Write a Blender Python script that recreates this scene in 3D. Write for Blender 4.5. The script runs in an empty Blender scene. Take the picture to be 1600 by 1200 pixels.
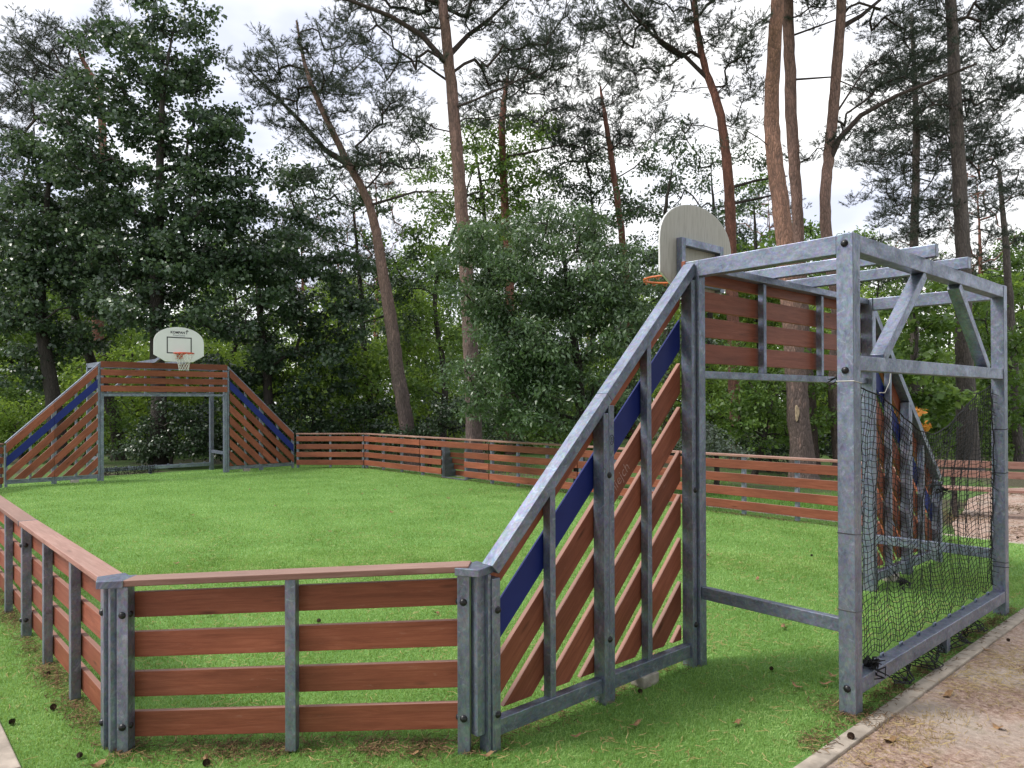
import bpy, math, random
import numpy as np
from mathutils import Vector
rng = np.random.default_rng(7)
random.seed(7)
SC = bpy.context.scene
COL = SC.collection
V = lambda *a: np.array(a, float)

# ------------------------------------------------------------------ camera, sky, sun
CAM = V(-3.0498, 6.0352, 1.8815)
YAW, PITCH, ROLL, FPX = -0.7243, 0.0049, -0.0038, 1143.03
FW = V(math.cos(YAW)*math.cos(PITCH), math.sin(YAW)*math.cos(PITCH), math.sin(PITCH))
_R = V(math.sin(YAW), -math.cos(YAW), 0); _U = np.cross(_R, FW)
RT = _R*math.cos(ROLL)+_U*math.sin(ROLL); UP = -_R*math.sin(ROLL)+_U*math.cos(ROLL)
cam_d = bpy.data.cameras.new('camera'); cam = bpy.data.objects.new('camera', cam_d); COL.objects.link(cam)
cam_d.sensor_width = 36; cam_d.lens = FPX/1600*36; cam_d.clip_start = .05; cam_d.clip_end = 2000
cam_d.shift_x = 21.5/1600; cam_d.shift_y = 21.7/1600
from mathutils import Matrix
M = Matrix([[RT[0], UP[0], -FW[0], CAM[0]], [RT[1], UP[1], -FW[1], CAM[1]], [RT[2], UP[2], -FW[2], CAM[2]], [0, 0, 0, 1]])
cam.matrix_world = M
SC.camera = cam
def at(px, py, D):                      # a point of the place, D metres ahead of the photographer
    return CAM + D*(FW + RT*(px-778.5)/FPX - UP*(py-621.7)/FPX)
def on_ground(px, py, z=0.):
    d = FW + RT*(px-778.5)/FPX - UP*(py-621.7)/FPX
    return CAM + d*(z-CAM[2])/d[2]

SUN_EL, SUN_AZ = math.radians(50), math.radians(58)      # azimuth counter-clockwise from +x
W = bpy.data.worlds.new('World'); SC.world = W; W.use_nodes = True
nt = W.node_tree; N = nt.nodes; L = nt.links; N.clear()
out = N.new('ShaderNodeOutputWorld')
sky = N.new('ShaderNodeTexSky'); sky.sky_type = 'NISHITA'; sky.sun_disc = False
sky.sun_elevation = SUN_EL; sky.sun_rotation = math.pi/2-SUN_AZ; sky.air_density = 1.0
bg1 = N.new('ShaderNodeBackground'); bg1.inputs[1].default_value = .12; L.new(sky.outputs[0], bg1.inputs[0])
tc = N.new('ShaderNodeTexCoord'); mp = N.new('ShaderNodeMapping'); mp.inputs['Scale'].default_value = (1, 1, 2.2)
L.new(tc.outputs['Generated'], mp.inputs[0])
nz = N.new('ShaderNodeTexNoise'); nz.inputs['Scale'].default_value = 2.6; nz.inputs['Detail'].default_value = 5; L.new(mp.outputs[0], nz.inputs[0])
cr = N.new('ShaderNodeValToRGB'); L.new(nz.outputs[0], cr.inputs[0])
cr.color_ramp.elements[0].position = .38; cr.color_ramp.elements[0].color = (.56, .585, .70, 1)
cr.color_ramp.elements[1].position = .62; cr.color_ramp.elements[1].color = (1.0, .99, .97, 1)
bg2 = N.new('ShaderNodeBackground'); bg2.inputs[1].default_value = 1.22; L.new(cr.outputs[0], bg2.inputs[0])
mx = N.new('ShaderNodeMixShader'); mx.inputs[0].default_value = .88
L.new(bg1.outputs[0], mx.inputs[1]); L.new(bg2.outputs[0], mx.inputs[2]); L.new(mx.outputs[0], out.inputs[0])
sl = bpy.data.lights.new('sun', 'SUN'); sl.energy = 2.3; sl.angle = math.radians(14); sl.color = (1, .95, .88)
sun = bpy.data.objects.new('sun', sl); COL.objects.link(sun)
sd = Vector((math.cos(SUN_EL)*math.cos(SUN_AZ), math.cos(SUN_EL)*math.sin(SUN_AZ), math.sin(SUN_EL)))
sun.rotation_euler = sd.to_track_quat('Z', 'Y').to_euler(); sun.location = (0, 0, 30)
SC.view_settings.view_transform = 'Standard'; SC.view_settings.look = 'None'
SC.view_settings.exposure = 0.48; SC.view_settings.gamma = 1
SC.cycles.max_bounces = 6; SC.cycles.diffuse_bounces = 3; SC.cycles.glossy_bounces = 2; SC.cycles.transmission_bounces = 2
SC.cycles.sample_clamp_indirect = 6

# ------------------------------------------------------------------ materials
def mat(name):
    m = bpy.data.materials.new(name); m.use_nodes = True
    n = m.node_tree.nodes; n.clear()
    o = n.new('ShaderNodeOutputMaterial'); b = n.new('ShaderNodeBsdfPrincipled')
    m.node_tree.links.new(b.outputs[0], o.inputs[0])
    return m, n, m.node_tree.links, b, o
def ramp(n, l, src, stops):
    r = n.new('ShaderNodeValToRGB'); l.new(src, r.inputs[0])
    e = r.color_ramp.elements
    while len(e) < len(stops): e.new(.5)
    for k, (p, c) in enumerate(stops): e[k].position = p; e[k].color = (*c, 1)
    return r
def noise(n, l, vec, scale, detail=4, rough=.55, dist=0):
    t = n.new('ShaderNodeTexNoise'); t.inputs['Scale'].default_value = scale; t.inputs['Detail'].default_value = detail
    t.inputs['Roughness'].default_value = rough; t.inputs['Distortion'].default_value = dist
    if vec is not None: l.new(vec, t.inputs['Vector'])
    return t
def mapping(n, l, vec, sc):
    m = n.new('ShaderNodeMapping'); m.inputs['Scale'].default_value = sc; l.new(vec, m.inputs[0]); return m.outputs[0]
def mixc(n, l, f, a, b, mode='MIX'):
    m = n.new('ShaderNodeMix'); m.data_type = 'RGBA'; m.blend_type = mode
    for s, v in ((m.inputs[0], f), (m.inputs[6], a), (m.inputs[7], b)):
        if hasattr(v, 'links') or hasattr(v, 'node'): l.new(v, s)
        elif isinstance(v, tuple): s.default_value = (*v, 1)
        else: s.default_value = v
    return m.outputs[2]
def bump(n, l, b, h, s, d=.01):
    k = n.new('ShaderNodeBump'); k.inputs['Strength'].default_value = s; k.inputs['Distance'].default_value = d
    l.new(h, k.inputs['Height']); l.new(k.outputs[0], b.inputs['Normal']); return k

def wood_mat(name, c1, c2, c3, rough=.55, topw=.4):
    m, n, l, b, o = mat(name)
    uv = n.new('ShaderNodeUVMap').outputs[0]
    g = noise(n, l, mapping(n, l, uv, (1.6, 26, 1)), 1.6, 7, .7, .8)
    big = noise(n, l, mapping(n, l, uv, (.9, 2.5, 1)), 1.2, 4)
    col = ramp(n, l, g.outputs[0], [(.3, c1), (.52, c2), (.75, c3)]).outputs[0]
    col = mixc(n, l, ramp(n, l, big.outputs[0], [(.35, (0, 0, 0)), (.7, (.55, .55, .55))]).outputs[0], col, tuple(.55*x for x in c1))
    vo = n.new('ShaderNodeTexVoronoi'); vo.inputs['Scale'].default_value = 1; l.new(mapping(n, l, uv, (1.9, 9, 1)), vo.inputs[0])
    kn = ramp(n, l, vo.outputs['Distance'], [(.03, (.8, .8, .8)), (.13, (0, 0, 0))])
    col = mixc(n, l, kn.outputs[0], col, tuple(.3*x for x in c1))
    oi = n.new('ShaderNodeObjectInfo')
    rv = ramp(n, l, oi.outputs['Random'], [(0, (.72, .70, .68)), (.5, (1, 1, 1)), (1, (1.22, 1.2, 1.2))])
    col = mixc(n, l, 1.0, col, rv.outputs[0], 'MULTIPLY')
    wth = noise(n, l, mapping(n, l, uv, (.8, 6, 1)), 2.2, 6, .75)
    col = mixc(n, l, ramp(n, l, wth.outputs[0], [(.48, (0, 0, 0)), (.70, (.45, .45, .45))]).outputs[0], col, tuple(.45*x for x in c2))
    sm = noise(n, l, mapping(n, l, uv, (3, 14, 1)), 3, 5, .7)
    col = mixc(n, l, ramp(n, l, sm.outputs[0], [(.62, (0, 0, 0)), (.78, (.35, .35, .35))]).outputs[0], col, (.5, .36, .30))
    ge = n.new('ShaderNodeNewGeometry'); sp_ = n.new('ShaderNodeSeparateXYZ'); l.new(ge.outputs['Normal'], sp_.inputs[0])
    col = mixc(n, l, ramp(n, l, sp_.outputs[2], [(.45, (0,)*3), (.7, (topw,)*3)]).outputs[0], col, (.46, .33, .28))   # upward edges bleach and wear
    l.new(col, b.inputs['Base Color']); b.inputs['Roughness'].default_value = rough
    b.inputs['Specular IOR Level'].default_value = .3
    bump(n, l, b, g.outputs[0], .35, .004)
    return m
WOOD = wood_mat('stained_wood', (.22, .064, .036), (.335, .106, .060), (.42, .155, .095), .5)
RAILW = wood_mat('weathered_rail_wood', (.25, .12, .095), (.36, .20, .16), (.48, .31, .27), .6, .35)

def steel_mat(name, dark, light, metallic=.55):
    m, n, l, b, o = mat(name)
    uv = n.new('ShaderNodeUVMap').outputs[0]
    a = noise(n, l, mapping(n, l, uv, (1, 1.6, 1)), 4.5, 7, .68, .8)
    f = noise(n, l, mapping(n, l, uv, (6, 11, 1)), 2.6, 6, .75, 1.4)
    vo = n.new('ShaderNodeTexVoronoi'); vo.inputs['Scale'].default_value = 55; l.new(mapping(n, l, uv, (1, 1.2, 1)), vo.inputs[0])
    col = ramp(n, l, a.outputs[0], [(.3, dark), (.55, tuple((x+y)/2 for x, y in zip(dark, light))), (.78, light)]).outputs[0]
    col = mixc(n, l, .30, col, ramp(n, l, f.outputs[0], [(.35, tuple(.5*x for x in dark)), (.7, light)]).outputs[0])
    col = mixc(n, l, .12, col, vo.outputs['Color'], 'OVERLAY')
    st = noise(n, l, mapping(n, l, uv, (7, 5, 1)), 1.8, 4, .6, 2.0)      # drip marks of the zinc
    col = mixc(n, l, ramp(n, l, st.outputs[0], [(.60, (0, 0, 0)), (.70, (.3, .3, .3)), (.82, (0, 0, 0))]).outputs[0], col, tuple(min(1, 1.5*x) for x in light))
    l.new(col, b.inputs['Base Color']); b.inputs['Metallic'].default_value = metallic; b.inputs['Specular IOR Level'].default_value = .4
    r = ramp(n, l, a.outputs[0], [(.3, (.55,)*3), (.7, (.38,)*3)]); l.new(r.outputs[0], b.inputs['Roughness'])
    bump(n, l, b, f.outputs[0], .12, .003)
    return m
STEEL = steel_mat('galvanised_steel', (.12, .142, .20), (.43, .475, .585), .72)
DSTEEL = steel_mat('dull_steel', (.10, .12, .15), (.22, .25, .29), .4)

def simple(name, c, rough=.5, metallic=0, var=.25, scale=8, coord='Object', bumps=0):
    m, n, l, b, o = mat(name)
    t = n.new('ShaderNodeTexCoord').outputs[coord]
    a = noise(n, l, t, scale, 5)
    lo = tuple(x*(1-var) for x in c); hi = tuple(min(1, x*(1+var)) for x in c)
    l.new(ramp(n, l, a.outputs[0], [(.3, lo), (.7, hi)]).outputs[0], b.inputs['Base Color'])
    b.inputs['Roughness'].default_value = rough; b.inputs['Metallic'].default_value = metallic
    if bumps: bump(n, l, b, a.outputs[0], bumps, .02)
    return m
BLUE = simple('blue_laminate', (.002, .014, .17), .55, 0, .12, 3)
BLACK = simple('black_plastic', (.012, .012, .015), .35)
WHITEB = simple('white_board', (.80, .81, .80), .45, 0, .05, 2)
INK = simple('black_print', (.012, .014, .02), .6)
GREYINK = simple('grey_print', (.22, .24, .3), .6)
REDM = simple('red_rim', (.62, .08, .025), .4)
ORANGEM = simple('orange_rim', (.62, .16, .05), .45)
NETB = simple('black_net_cord', (.006, .007, .009), .8)
NETW = simple('white_net_cord', (.6, .6, .55), .8)
CHALK = simple('white_scribble', (.42, .25, .22), .8, 0, .3, 40)
CONC = simple('concrete', (.36, .325, .28), .95, 0, .4, 9, 'Object', .3)
KERBC = simple('kerb_concrete', (.40, .345, .29), .95, 0, .35, 7, 'Object', .3)
DRYLEAF = simple('dry_leaf', (.26, .15, .07), .7, 0, .4, 3)
CONE = simple('pine_cone_brown', (.06, .035, .022), .8, 0, .4, 60)

# board back: beige laminate with grime runs
m_, n_, l_, b_, o_ = mat('board_back'); tcn = n_.new('ShaderNodeTexCoord').outputs['Object']
g_ = noise(n_, l_, mapping(n_, l_, tcn, (1, 22, 2.0)), 2.2, 5, .65)
l_.new(ramp(n_, l_, g_.outputs[0], [(.3, (.44, .42, .37)), (.5, (.58, .56, .51)), (.8, (.63, .61, .56))]).outputs[0], b_.inputs['Base Color'])
b_.inputs['Roughness'].default_value = .6
BOARDBACK = m_

def leaf_mat(name, dark, mid, light, rough=.42, trans=.25, spec=.5, scale=.7):
    m, n, l, b, o = mat(name)
    geo = n.new('ShaderNodeNewGeometry'); tcx = n.new('ShaderNodeTexCoord')
    a = noise(n, l, tcx.outputs['Object'], scale, 3)
    mm = n.new('ShaderNodeMath'); mm.operation = 'MULTIPLY_ADD'; l.new(geo.outputs['Random Per Island'], mm.inputs[0]); mm.inputs[1].default_value = .5
    l.new(a.outputs[0], mm.inputs[2])
    s = n.new('ShaderNodeMath'); s.operation = 'MULTIPLY'; l.new(mm.outputs[0], s.inputs[0]); s.inputs[1].default_value = .68
    col = ramp(n, l, s.outputs[0], [(.28, dark), (.5, mid), (.74, light)]).outputs[0]
    l.new(col, b.inputs['Base Color']); b.inputs['Roughness'].default_value = rough
    b.inputs['Specular IOR Level'].default_value = spec
    if trans:
        t = n.new('ShaderNodeBsdfTranslucent'); mx = n.new('ShaderNodeMixShader'); mx.inputs[0].default_value = trans
        l.new(mixc(n, l, .5, col, (light[0]*1.6, light[1]*1.7, light[2]*.8)), t.inputs[0])
        l.new(b.outputs[0], mx.inputs[1]); l.new(t.outputs[0], mx.inputs[2]); l.new(mx.outputs[0], o.inputs[0])
    return m
OAKL = leaf_mat('oak_leaves', (.026, .050, .030), (.052, .092, .052), (.12, .18, .10), .36, .2, .7)
WILL = leaf_mat('narrow_leaves', (.045, .082, .040), (.085, .145, .070), (.17, .25, .13), .36, .22, .7)
BRIG = leaf_mat('bright_leaves', (.065, .115, .022), (.13, .215, .042), (.28, .38, .09), .5, .40, .3)
MIDL = leaf_mat('mid_leaves', (.045, .09, .022), (.09, .165, .038), (.18, .27, .065), .45, .34, .4)
DARKL = leaf_mat('dark_shrub_leaves', (.016, .032, .016), (.03, .058, .026), (.06, .10, .045), .36, .08, .6)
GREYL = leaf_mat('grey_green_leaves', (.08, .11, .085), (.14, .18, .14), (.26, .30, .25), .5, .15, .4)
ORNL = leaf_mat('orange_leaves', (.35, .13, .03), (.5, .2, .04), (.6, .32, .06), .5, .3, .3)
PINEN = leaf_mat('pine_needles', (.030, .044, .034), (.055, .075, .054), (.11, .135, .09), .5, .1, .4, .5)
PINED = leaf_mat('dark_pine_needles', (.024, .036, .028), (.042, .060, .044), (.085, .105, .07), .5, .08, .4, .5)

def bark_mat(name, low, high, z0, z1, scale=9):
    m, n, l, b, o = mat(name)
    geo = n.new('ShaderNodeNewGeometry')
    sx = n.new('ShaderNodeSeparateXYZ'); l.new(geo.outputs['Position'], sx.inputs[0])
    mr = n.new('ShaderNodeMapRange'); l.new(sx.outputs[2], mr.inputs[0]); mr.inputs[1].default_value = z0; mr.inputs[2].default_value = z1
    vec = mapping(n, l, geo.outputs['Position'], (1, 1, .3))
    a = noise(n, l, vec, scale, 6, .65, .4)
    vo = n.new('ShaderNodeTexVoronoi'); vo.feature = 'DISTANCE_TO_EDGE'; vo.inputs['Scale'].default_value = scale*2.0; vo.inputs['Randomness'].default_value = 1; l.new(vec, vo.inputs[0])
    base = mixc(n, l, mr.outputs[0], low, high)
    dk = mixc(n, l, ramp(n, l, a.outputs[0], [(.3, (.7,)*3), (.65, (0,)*3)]).outputs[0], base, tuple(.35*x for x in low))
    crk = ramp(n, l, vo.outputs[0], [(.0, (.5,)*3), (.13, (0, 0, 0))]).outputs[0]
    dk2 = mixc(n, l, crk, dk, tuple(.25*x for x in low))
    dk3 = mixc(n, l, ramp(n, l, a.outputs[0], [(.58, (0,)*3), (.72, (.5,)*3)]).outputs[0], dk2, tuple(min(1, 1.5*(x*.5+y*.5)) for x, y in zip(low, high)))
    l.new(dk3, b.inputs['Base Color']); b.inputs['Roughness'].default_value = .85
    ad = n.new('ShaderNodeMath'); ad.operation = 'ADD'; l.new(vo.outputs[0], ad.inputs[0]); l.new(a.outputs[0], ad.inputs[1])
    bump(n, l, b, ad.outputs[0], .9, .04)
    return m
BARKP = bark_mat('pine_bark', (.155, .115, .105), (.31, .185, .145), 2.5, 7.5)
BARKW = bark_mat('orange_pine_bark', (.15, .11, .10), (.39, .21, .145), 2, 5.5)
BARKR = bark_mat('red_pine_bark', (.17, .09, .07), (.31, .13, .09), .5, 4)
BARKG = bark_mat('grey_pine_bark', (.12, .10, .095), (.17, .135, .115), 2, 9)
BARKO = bark_mat('oak_bark', (.052, .042, .036), (.07, .058, .048), 1, 9, 12)
TWIG = bark_mat('limb_bark', (.075, .055, .048), (.10, .07, .055), 3, 12, 20)

# ground materials
def ground_mats():
    m, n, l, b, o = mat('turf'); t = n.new('ShaderNodeTexCoord').outputs['Object']
    a = noise(n, l, t, 1.1, 4); f = noise(n, l, mapping(n, l, t, (1, 1.3, 1)), 95, 3, .7); g = noise(n, l, t, 420, 2, .6)
    col = ramp(n, l, f.outputs[0], [(.3, (.05, .12, .02)), (.5, (.12, .25, .05)), (.72, (.24, .42, .11))]).outputs[0]
    col = mixc(n, l, .35, col, ramp(n, l, g.outputs[0], [(.3, (.05, .14, .025)), (.7, (.23, .45, .12))]).outputs[0])
    col = mixc(n, l, ramp(n, l, a.outputs[0], [(.35, (0,)*3), (.7, (.35,)*3)]).outputs[0], col, (.19, .36, .10))
    l.new(col, b.inputs['Base Color']); b.inputs['Roughness'].default_value = .75; b.inputs['Specular IOR Level'].default_value = .25
    bump(n, l, b, f.outputs[0], .5, .012)
    turf = m
    m, n, l, b, o = mat('dirt'); t = n.new('ShaderNodeTexCoord').outputs['Object']
    a = noise(n, l, t, 1.5, 6, .6); f = noise(n, l, t, 38, 6, .75); s = noise(n, l, mapping(n, l, t, (1, 1, 1)), 7, 5, .7)
    col = ramp(n, l, f.outputs[0], [(.32, (.13, .075, .055)), (.5, (.38, .255, .20)), (.68, (.60, .47, .40))]).outputs[0]
    col = mixc(n, l, ramp(n, l, a.outputs[0], [(.46, (0,)*3), (.62, (.7,)*3)]).outputs[0], col, (.46, .40, .35))
    col = mixc(n, l, ramp(n, l, s.outputs[0], [(.56, (0,)*3), (.74, (.8,)*3)]).outputs[0], col, (.24, .20, .11))
    l.new(col, b.inputs['Base Color']); b.inputs['Roughness'].default_value = .95
    bump(n, l, b, f.outputs[0], .6, .02)
    dirt = m
    m, n, l, b, o = mat('forest_floor'); t = n.new('ShaderNodeTexCoord').outputs['Object']
    a = noise(n, l, t, .35, 5, .6); f = noise(n, l, t, 14, 6, .75)
    col = ramp(n, l, f.outputs[0], [(.3, (.03, .028, .016)), (.55, (.075, .07, .035)), (.75, (.17, .13, .075))]).outputs[0]
    gr = ramp(n, l, f.outputs[0], [(.3, (.035, .075, .015)), (.7, (.13, .24, .05))]).outputs[0]
    col = mixc(n, l, ramp(n, l, a.outputs[0], [(.42, (0,)*3), (.55, (1,)*3)]).outputs[0], col, gr)
    l.new(col, b.inputs['Base Color']); b.inputs['Roughness'].default_value = .95
    bump(n, l, b, f.outputs[0], .8, .04)
    return turf, dirt, m
TURF, DIRT, FLOOR = ground_mats()
BLADE = leaf_mat('turf_blades', (.085, .17, .035), (.225, .385, .105), (.45, .61, .25), .5, .3, .25, 1.2)
STRAW = leaf_mat('straw', (.22, .15, .06), (.38, .28, .12), (.5, .4, .2), .7, 0, .2, 3)
HUMUS = leaf_mat('humus', (.05, .032, .018), (.13, .08, .045), (.3, .2, .11), .9, 0, .1, 3)
WILDG = leaf_mat('wild_grass', (.05, .13, .02), (.10, .24, .035), (.2, .36, .08), .55, .3, .3, 1.2)

# ------------------------------------------------------------------ object helpers
def setp(o, label=None, cat=None, group=None, kind=None):
    if label: o['label'] = label
    if cat: o['category'] = cat
    if group: o['group'] = group
    if kind: o['kind'] = kind
    return o
def thing(name, label, cat, loc=(0, 0, 0), rz=0, group=None):
    o = bpy.data.objects.new(name, None); COL.objects.link(o); o.location = loc; o.rotation_euler = (0, 0, rz)
    o.empty_display_size = .2
    return setp(o, label, cat, group)
def copy_tree(o, parent=None):
    c = o.copy(); COL.objects.link(c)
    if parent is not None: c.parent = parent
    for ch in [x for x in bpy.data.objects if x.parent == o]: copy_tree(ch, c)
    return c

class MB:
    def __init__(s): s.v = []; s.f = []; s.uv = []
    def poly(s, pts, uvs=None):
        k = len(s.v); s.v += [tuple(p) for p in pts]; s.f.append(tuple(range(k, k+len(pts))))
        s.uv += uvs if uvs else [(0, 0)]*len(pts)
    def box(s, c, X, Y, Z, hx, hy, hz):
        """X is the long axis (texture u)"""
        c, X, Y, Z = map(np.asarray, (c, X, Y, Z)); ou, ov = random.uniform(0, 50), random.uniform(0, 50)
        P = {}
        base = len(s.v); idx = {}
        for sx in (-1, 1):
            for sy in (-1, 1):
                for sz in (-1, 1):
                    idx[(sx, sy, sz)] = len(s.v); s.v.append(tuple(c+sx*hx*X+sy*hy*Y+sz*hz*Z))
        F = [((1, -1, -1), (1, 1, -1), (1, 1, 1), (1, -1, 1)), ((-1, 1, -1), (-1, -1, -1), (-1, -1, 1), (-1, 1, 1)),
             ((1, 1, -1), (-1, 1, -1), (-1, 1, 1), (1, 1, 1)), ((-1, -1, -1), (1, -1, -1), (1, -1, 1), (-1, -1, 1)),
             ((-1, -1, 1), (1, -1, 1), (1, 1, 1), (-1, 1, 1)), ((-1, 1, -1), (1, 1, -1), (1, -1, -1), (-1, -1, -1))]
        for n_, q in enumerate(F):
            s.f.append(tuple(idx[k] for k in q))
            for k in q:
                if n_ < 2: s.uv.append((ou+k[1]*hy, ov+k[2]*hz))
                elif n_ < 4: s.uv.append((ou+k[0]*hx, ov+k[2]*hz+1))
                else: s.uv.append((ou+k[0]*hx, ov+k[1]*hy+2))
        return s
    def bar(s, a, b, w, h, up=(0, 0, 1)):
        a, b, up = (np.asarray(q, float) for q in (a, b, up)); d = b-a; ln = np.linalg.norm(d); X = d/ln
        Y = np.cross(up, X); Y /= np.linalg.norm(Y); Z = np.cross(X, Y)
        return s.box((a+b)/2, X, Y, Z, ln/2, w/2, h/2)
    def prism(s, pts, ext, grain=None):
        """polygon (coplanar points) pushed along ext; grain = direction of u"""
        pts = [np.asarray(p, float) for p in pts]; ext = np.asarray(ext, float)
        ou, ov = random.uniform(0, 50), random.uniform(0, 50)
        g = np.asarray(grain if grain is not None else pts[1]-pts[0], float); g = g/np.linalg.norm(g)
        nn = ext/np.linalg.norm(ext); h = np.cross(nn, g)
        q = lambda p: (ou+float(p@g), ov+float(p@h)+float(p@nn)*.7)
        n = len(pts); A = pts; B = [p+ext for p in pts]
        ar = sum(float(np.cross(A[i]-A[0], A[i+1]-A[0])@nn) for i in range(1, n-1))
        if ar > 0: A, B = A[::-1], B[::-1]
        k = len(s.v); s.v += [tuple(p) for p in A+B]
        s.f.append(tuple(range(k, k+n))); s.uv += [q(p) for p in A]
        s.f.append(tuple(range(k+2*n-1, k+n-1, -1))); s.uv += [q(p) for p in B[::-1]]
        for i in range(n):
            j = (i+1) % n
            s.f.append((k+j, k+i, k+n+i, k+n+j)); s.uv += [q(A[j]), q(A[i]), q(B[i]), q(B[j])]
        return s
    def tube(s, pts, r, n=8, cap=True):
        pts = [np.asarray(p, float) for p in pts]; rs = r if hasattr(r, '__len__') else [r]*len(pts)
        k0 = len(s.v); u = 0
        d0 = pts[1]-pts[0]; ref = V(0, 0, 1) if abs(d0[2]) < .9*np.linalg.norm(d0) else V(1, 0, 0)
        for i, p in enumerate(pts):
            d = pts[min(i+1, len(pts)-1)]-pts[max(i-1, 0)]; d = d/np.linalg.norm(d)
            a = np.cross(d, ref); a /= np.linalg.norm(a); b = np.cross(d, a)
            for j in range(n): t = 2*math.pi*j/n; s.v.append(tuple(p+rs[i]*(math.cos(t)*a+math.sin(t)*b)))
        for i in range(len(pts)-1):
            for j in range(n):
                j2 = (j+1) % n; a = k0+i*n
                s.f.append((a+j, a+j2, a+n+j2, a+n+j)); s.uv += [(i*.3, j*.05)]*4
        if cap:
            s.f.append(tuple(k0+j for j in range(n))[::-1]); s.uv += [(0, 0)]*n
            e = k0+(len(pts)-1)*n; s.f.append(tuple(e+j for j in range(n))); s.uv += [(0, 0)]*n
        return s
    def dome(s, c, nrm, r, h=None, seg=10, rings=3):
        c, nrm = np.asarray(c, float), np.asarray(nrm, float); nrm = nrm/np.linalg.norm(nrm); h = h or r*.7
        a = np.cross(nrm, V(0, 0, 1)); 
        if np.linalg.norm(a) < .1: a = V(1, 0, 0)
        a /= np.linalg.norm(a); b = np.cross(nrm, a); k0 = len(s.v)
        for i in range(rings):
            t = i/rings*math.pi/2
            for j in range(seg):
                q = 2*math.pi*j/seg; s.v.append(tuple(c+nrm*h*math.sin(t)+r*math.cos(t)*(math.cos(q)*a+math.sin(q)*b)))
        s.v.append(tuple(c+nrm*h)); top = len(s.v)-1
        for i in range(rings-1):
            for j in range(seg):
                j2 = (j+1) % seg; A = k0+i*seg; s.f.append((A+j, A+j2, A+seg+j2, A+seg+j)); s.uv += [(0, 0)]*4
        A = k0+(rings-1)*seg
        for j in range(seg): s.f.append((A+j, A+(j+1) % seg, top)); s.uv += [(0, 0)]*3
        return s
    def build(s, name, m, parent=None, bevel=0, smooth=False, label=None, org=(0, 0, 0)):
        me = bpy.data.meshes.new(name); org = np.asarray(org, float)
        me.from_pydata([tuple(np.asarray(p)-org) for p in s.v], [], s.f)
        uvl = me.uv_layers.new(name='UVMap'); uvl.data.foreach_set('uv', np.array(s.uv, dtype=np.float32).ravel())
        if smooth: me.polygons.foreach_set('use_smooth', [True]*len(me.polygons))
        me.materials.append(m)
        o = bpy.data.objects.new(name, me); COL.objects.link(o)
        if parent is not None: o.parent = parent
        o.location = tuple(org)
        if bevel:
            md = o.modifiers.new('bevel', 'BEVEL'); md.width = bevel; md.segments = 2; md.limit_method = 'ANGLE'
            md.harden_normals = False
        if label: o['label'] = label
        return o

def np_mesh(name, verts, faces, m, parent=None, smooth=False, loc=(0, 0, 0), m2=None, split=0):
    """verts (n,3) and equal-sized faces (f,k) as numpy arrays"""
    me = bpy.data.meshes.new(name); n, k = faces.shape
    me.vertices.add(len(verts)); me.vertices.foreach_set('co', (verts-np.asarray(loc)).astype(np.float32).ravel())
    me.loops.add(n*k); me.loops.foreach_set('vertex_index', faces.astype(np.int32).ravel())
    me.polygons.add(n); me.polygons.foreach_set('loop_start', np.arange(0, n*k, k, dtype=np.int32))
    try: me.polygons.foreach_set('loop_total', np.full(n, k, dtype=np.int32))
    except Exception: pass
    if smooth: me.polygons.foreach_set('use_smooth', np.ones(n, dtype=bool))
    me.materials.append(m)
    if m2 is not None:
        me.materials.append(m2); mi = np.zeros(n, dtype=np.int32); mi[split:] = 1; me.polygons.foreach_set('material_index', mi)
    me.update(calc_edges=True)
    o = bpy.data.objects.new(name, me); COL.objects.link(o)
    if parent is not None: o.parent = parent
    else: o.location = tuple(loc)
    return o

# ------------------------------------------------------------------ dimensions of the arena (metres)
WG, GM, CDX, CDY, PL = 1.93, 3.07, 1.467, 1.436, 2.713
G = GM/2; E = G+WG; S = E+CDY; LEN = 5*PL+2*CDX
HG, HC = 2.88, 2.07
def ss(t): t = np.clip(t, 0, 1); return t*t*(3-2*t)
def gz(x, y):                                    # the lawn dips a little at the nearest corner
    return -.065*ss((np.asarray(y)-3.6)/1.2)*ss((10-np.asarray(x))/5)

# ------------------------------------------------------------------ ground
def sheet(name, m, x0, x1, y0, y1, nx, ny, zoff, kind='structure', rough=0):
    xs = np.linspace(x0, x1, nx+1); ys = np.linspace(y0, y1, ny+1); X, Y = np.meshgrid(xs, ys, indexing='ij')
    Z = gz(X, Y)+zoff
    if rough: Z = Z + rough*np.sin(X*1.7+1.3*np.sin(Y*1.1))*np.sin(Y*1.9+X*.3)
    v = np.stack([X, Y, Z], -1).reshape(-1, 3)
    i, j = np.meshgrid(np.arange(nx), np.arange(ny), indexing='ij'); a = (i*(ny+1)+j).ravel()
    f = np.stack([a, a+ny+1, a+ny+2, a+1], -1)
    return setp(np_mesh(name, v, f, m, smooth=True), kind=kind)
KX0, KX1, KY = -1.235, LEN+1.3, 5.36
sheet('turf', TURF, KX0, KX1, -KY, KY, 80, 40, 0)
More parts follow.
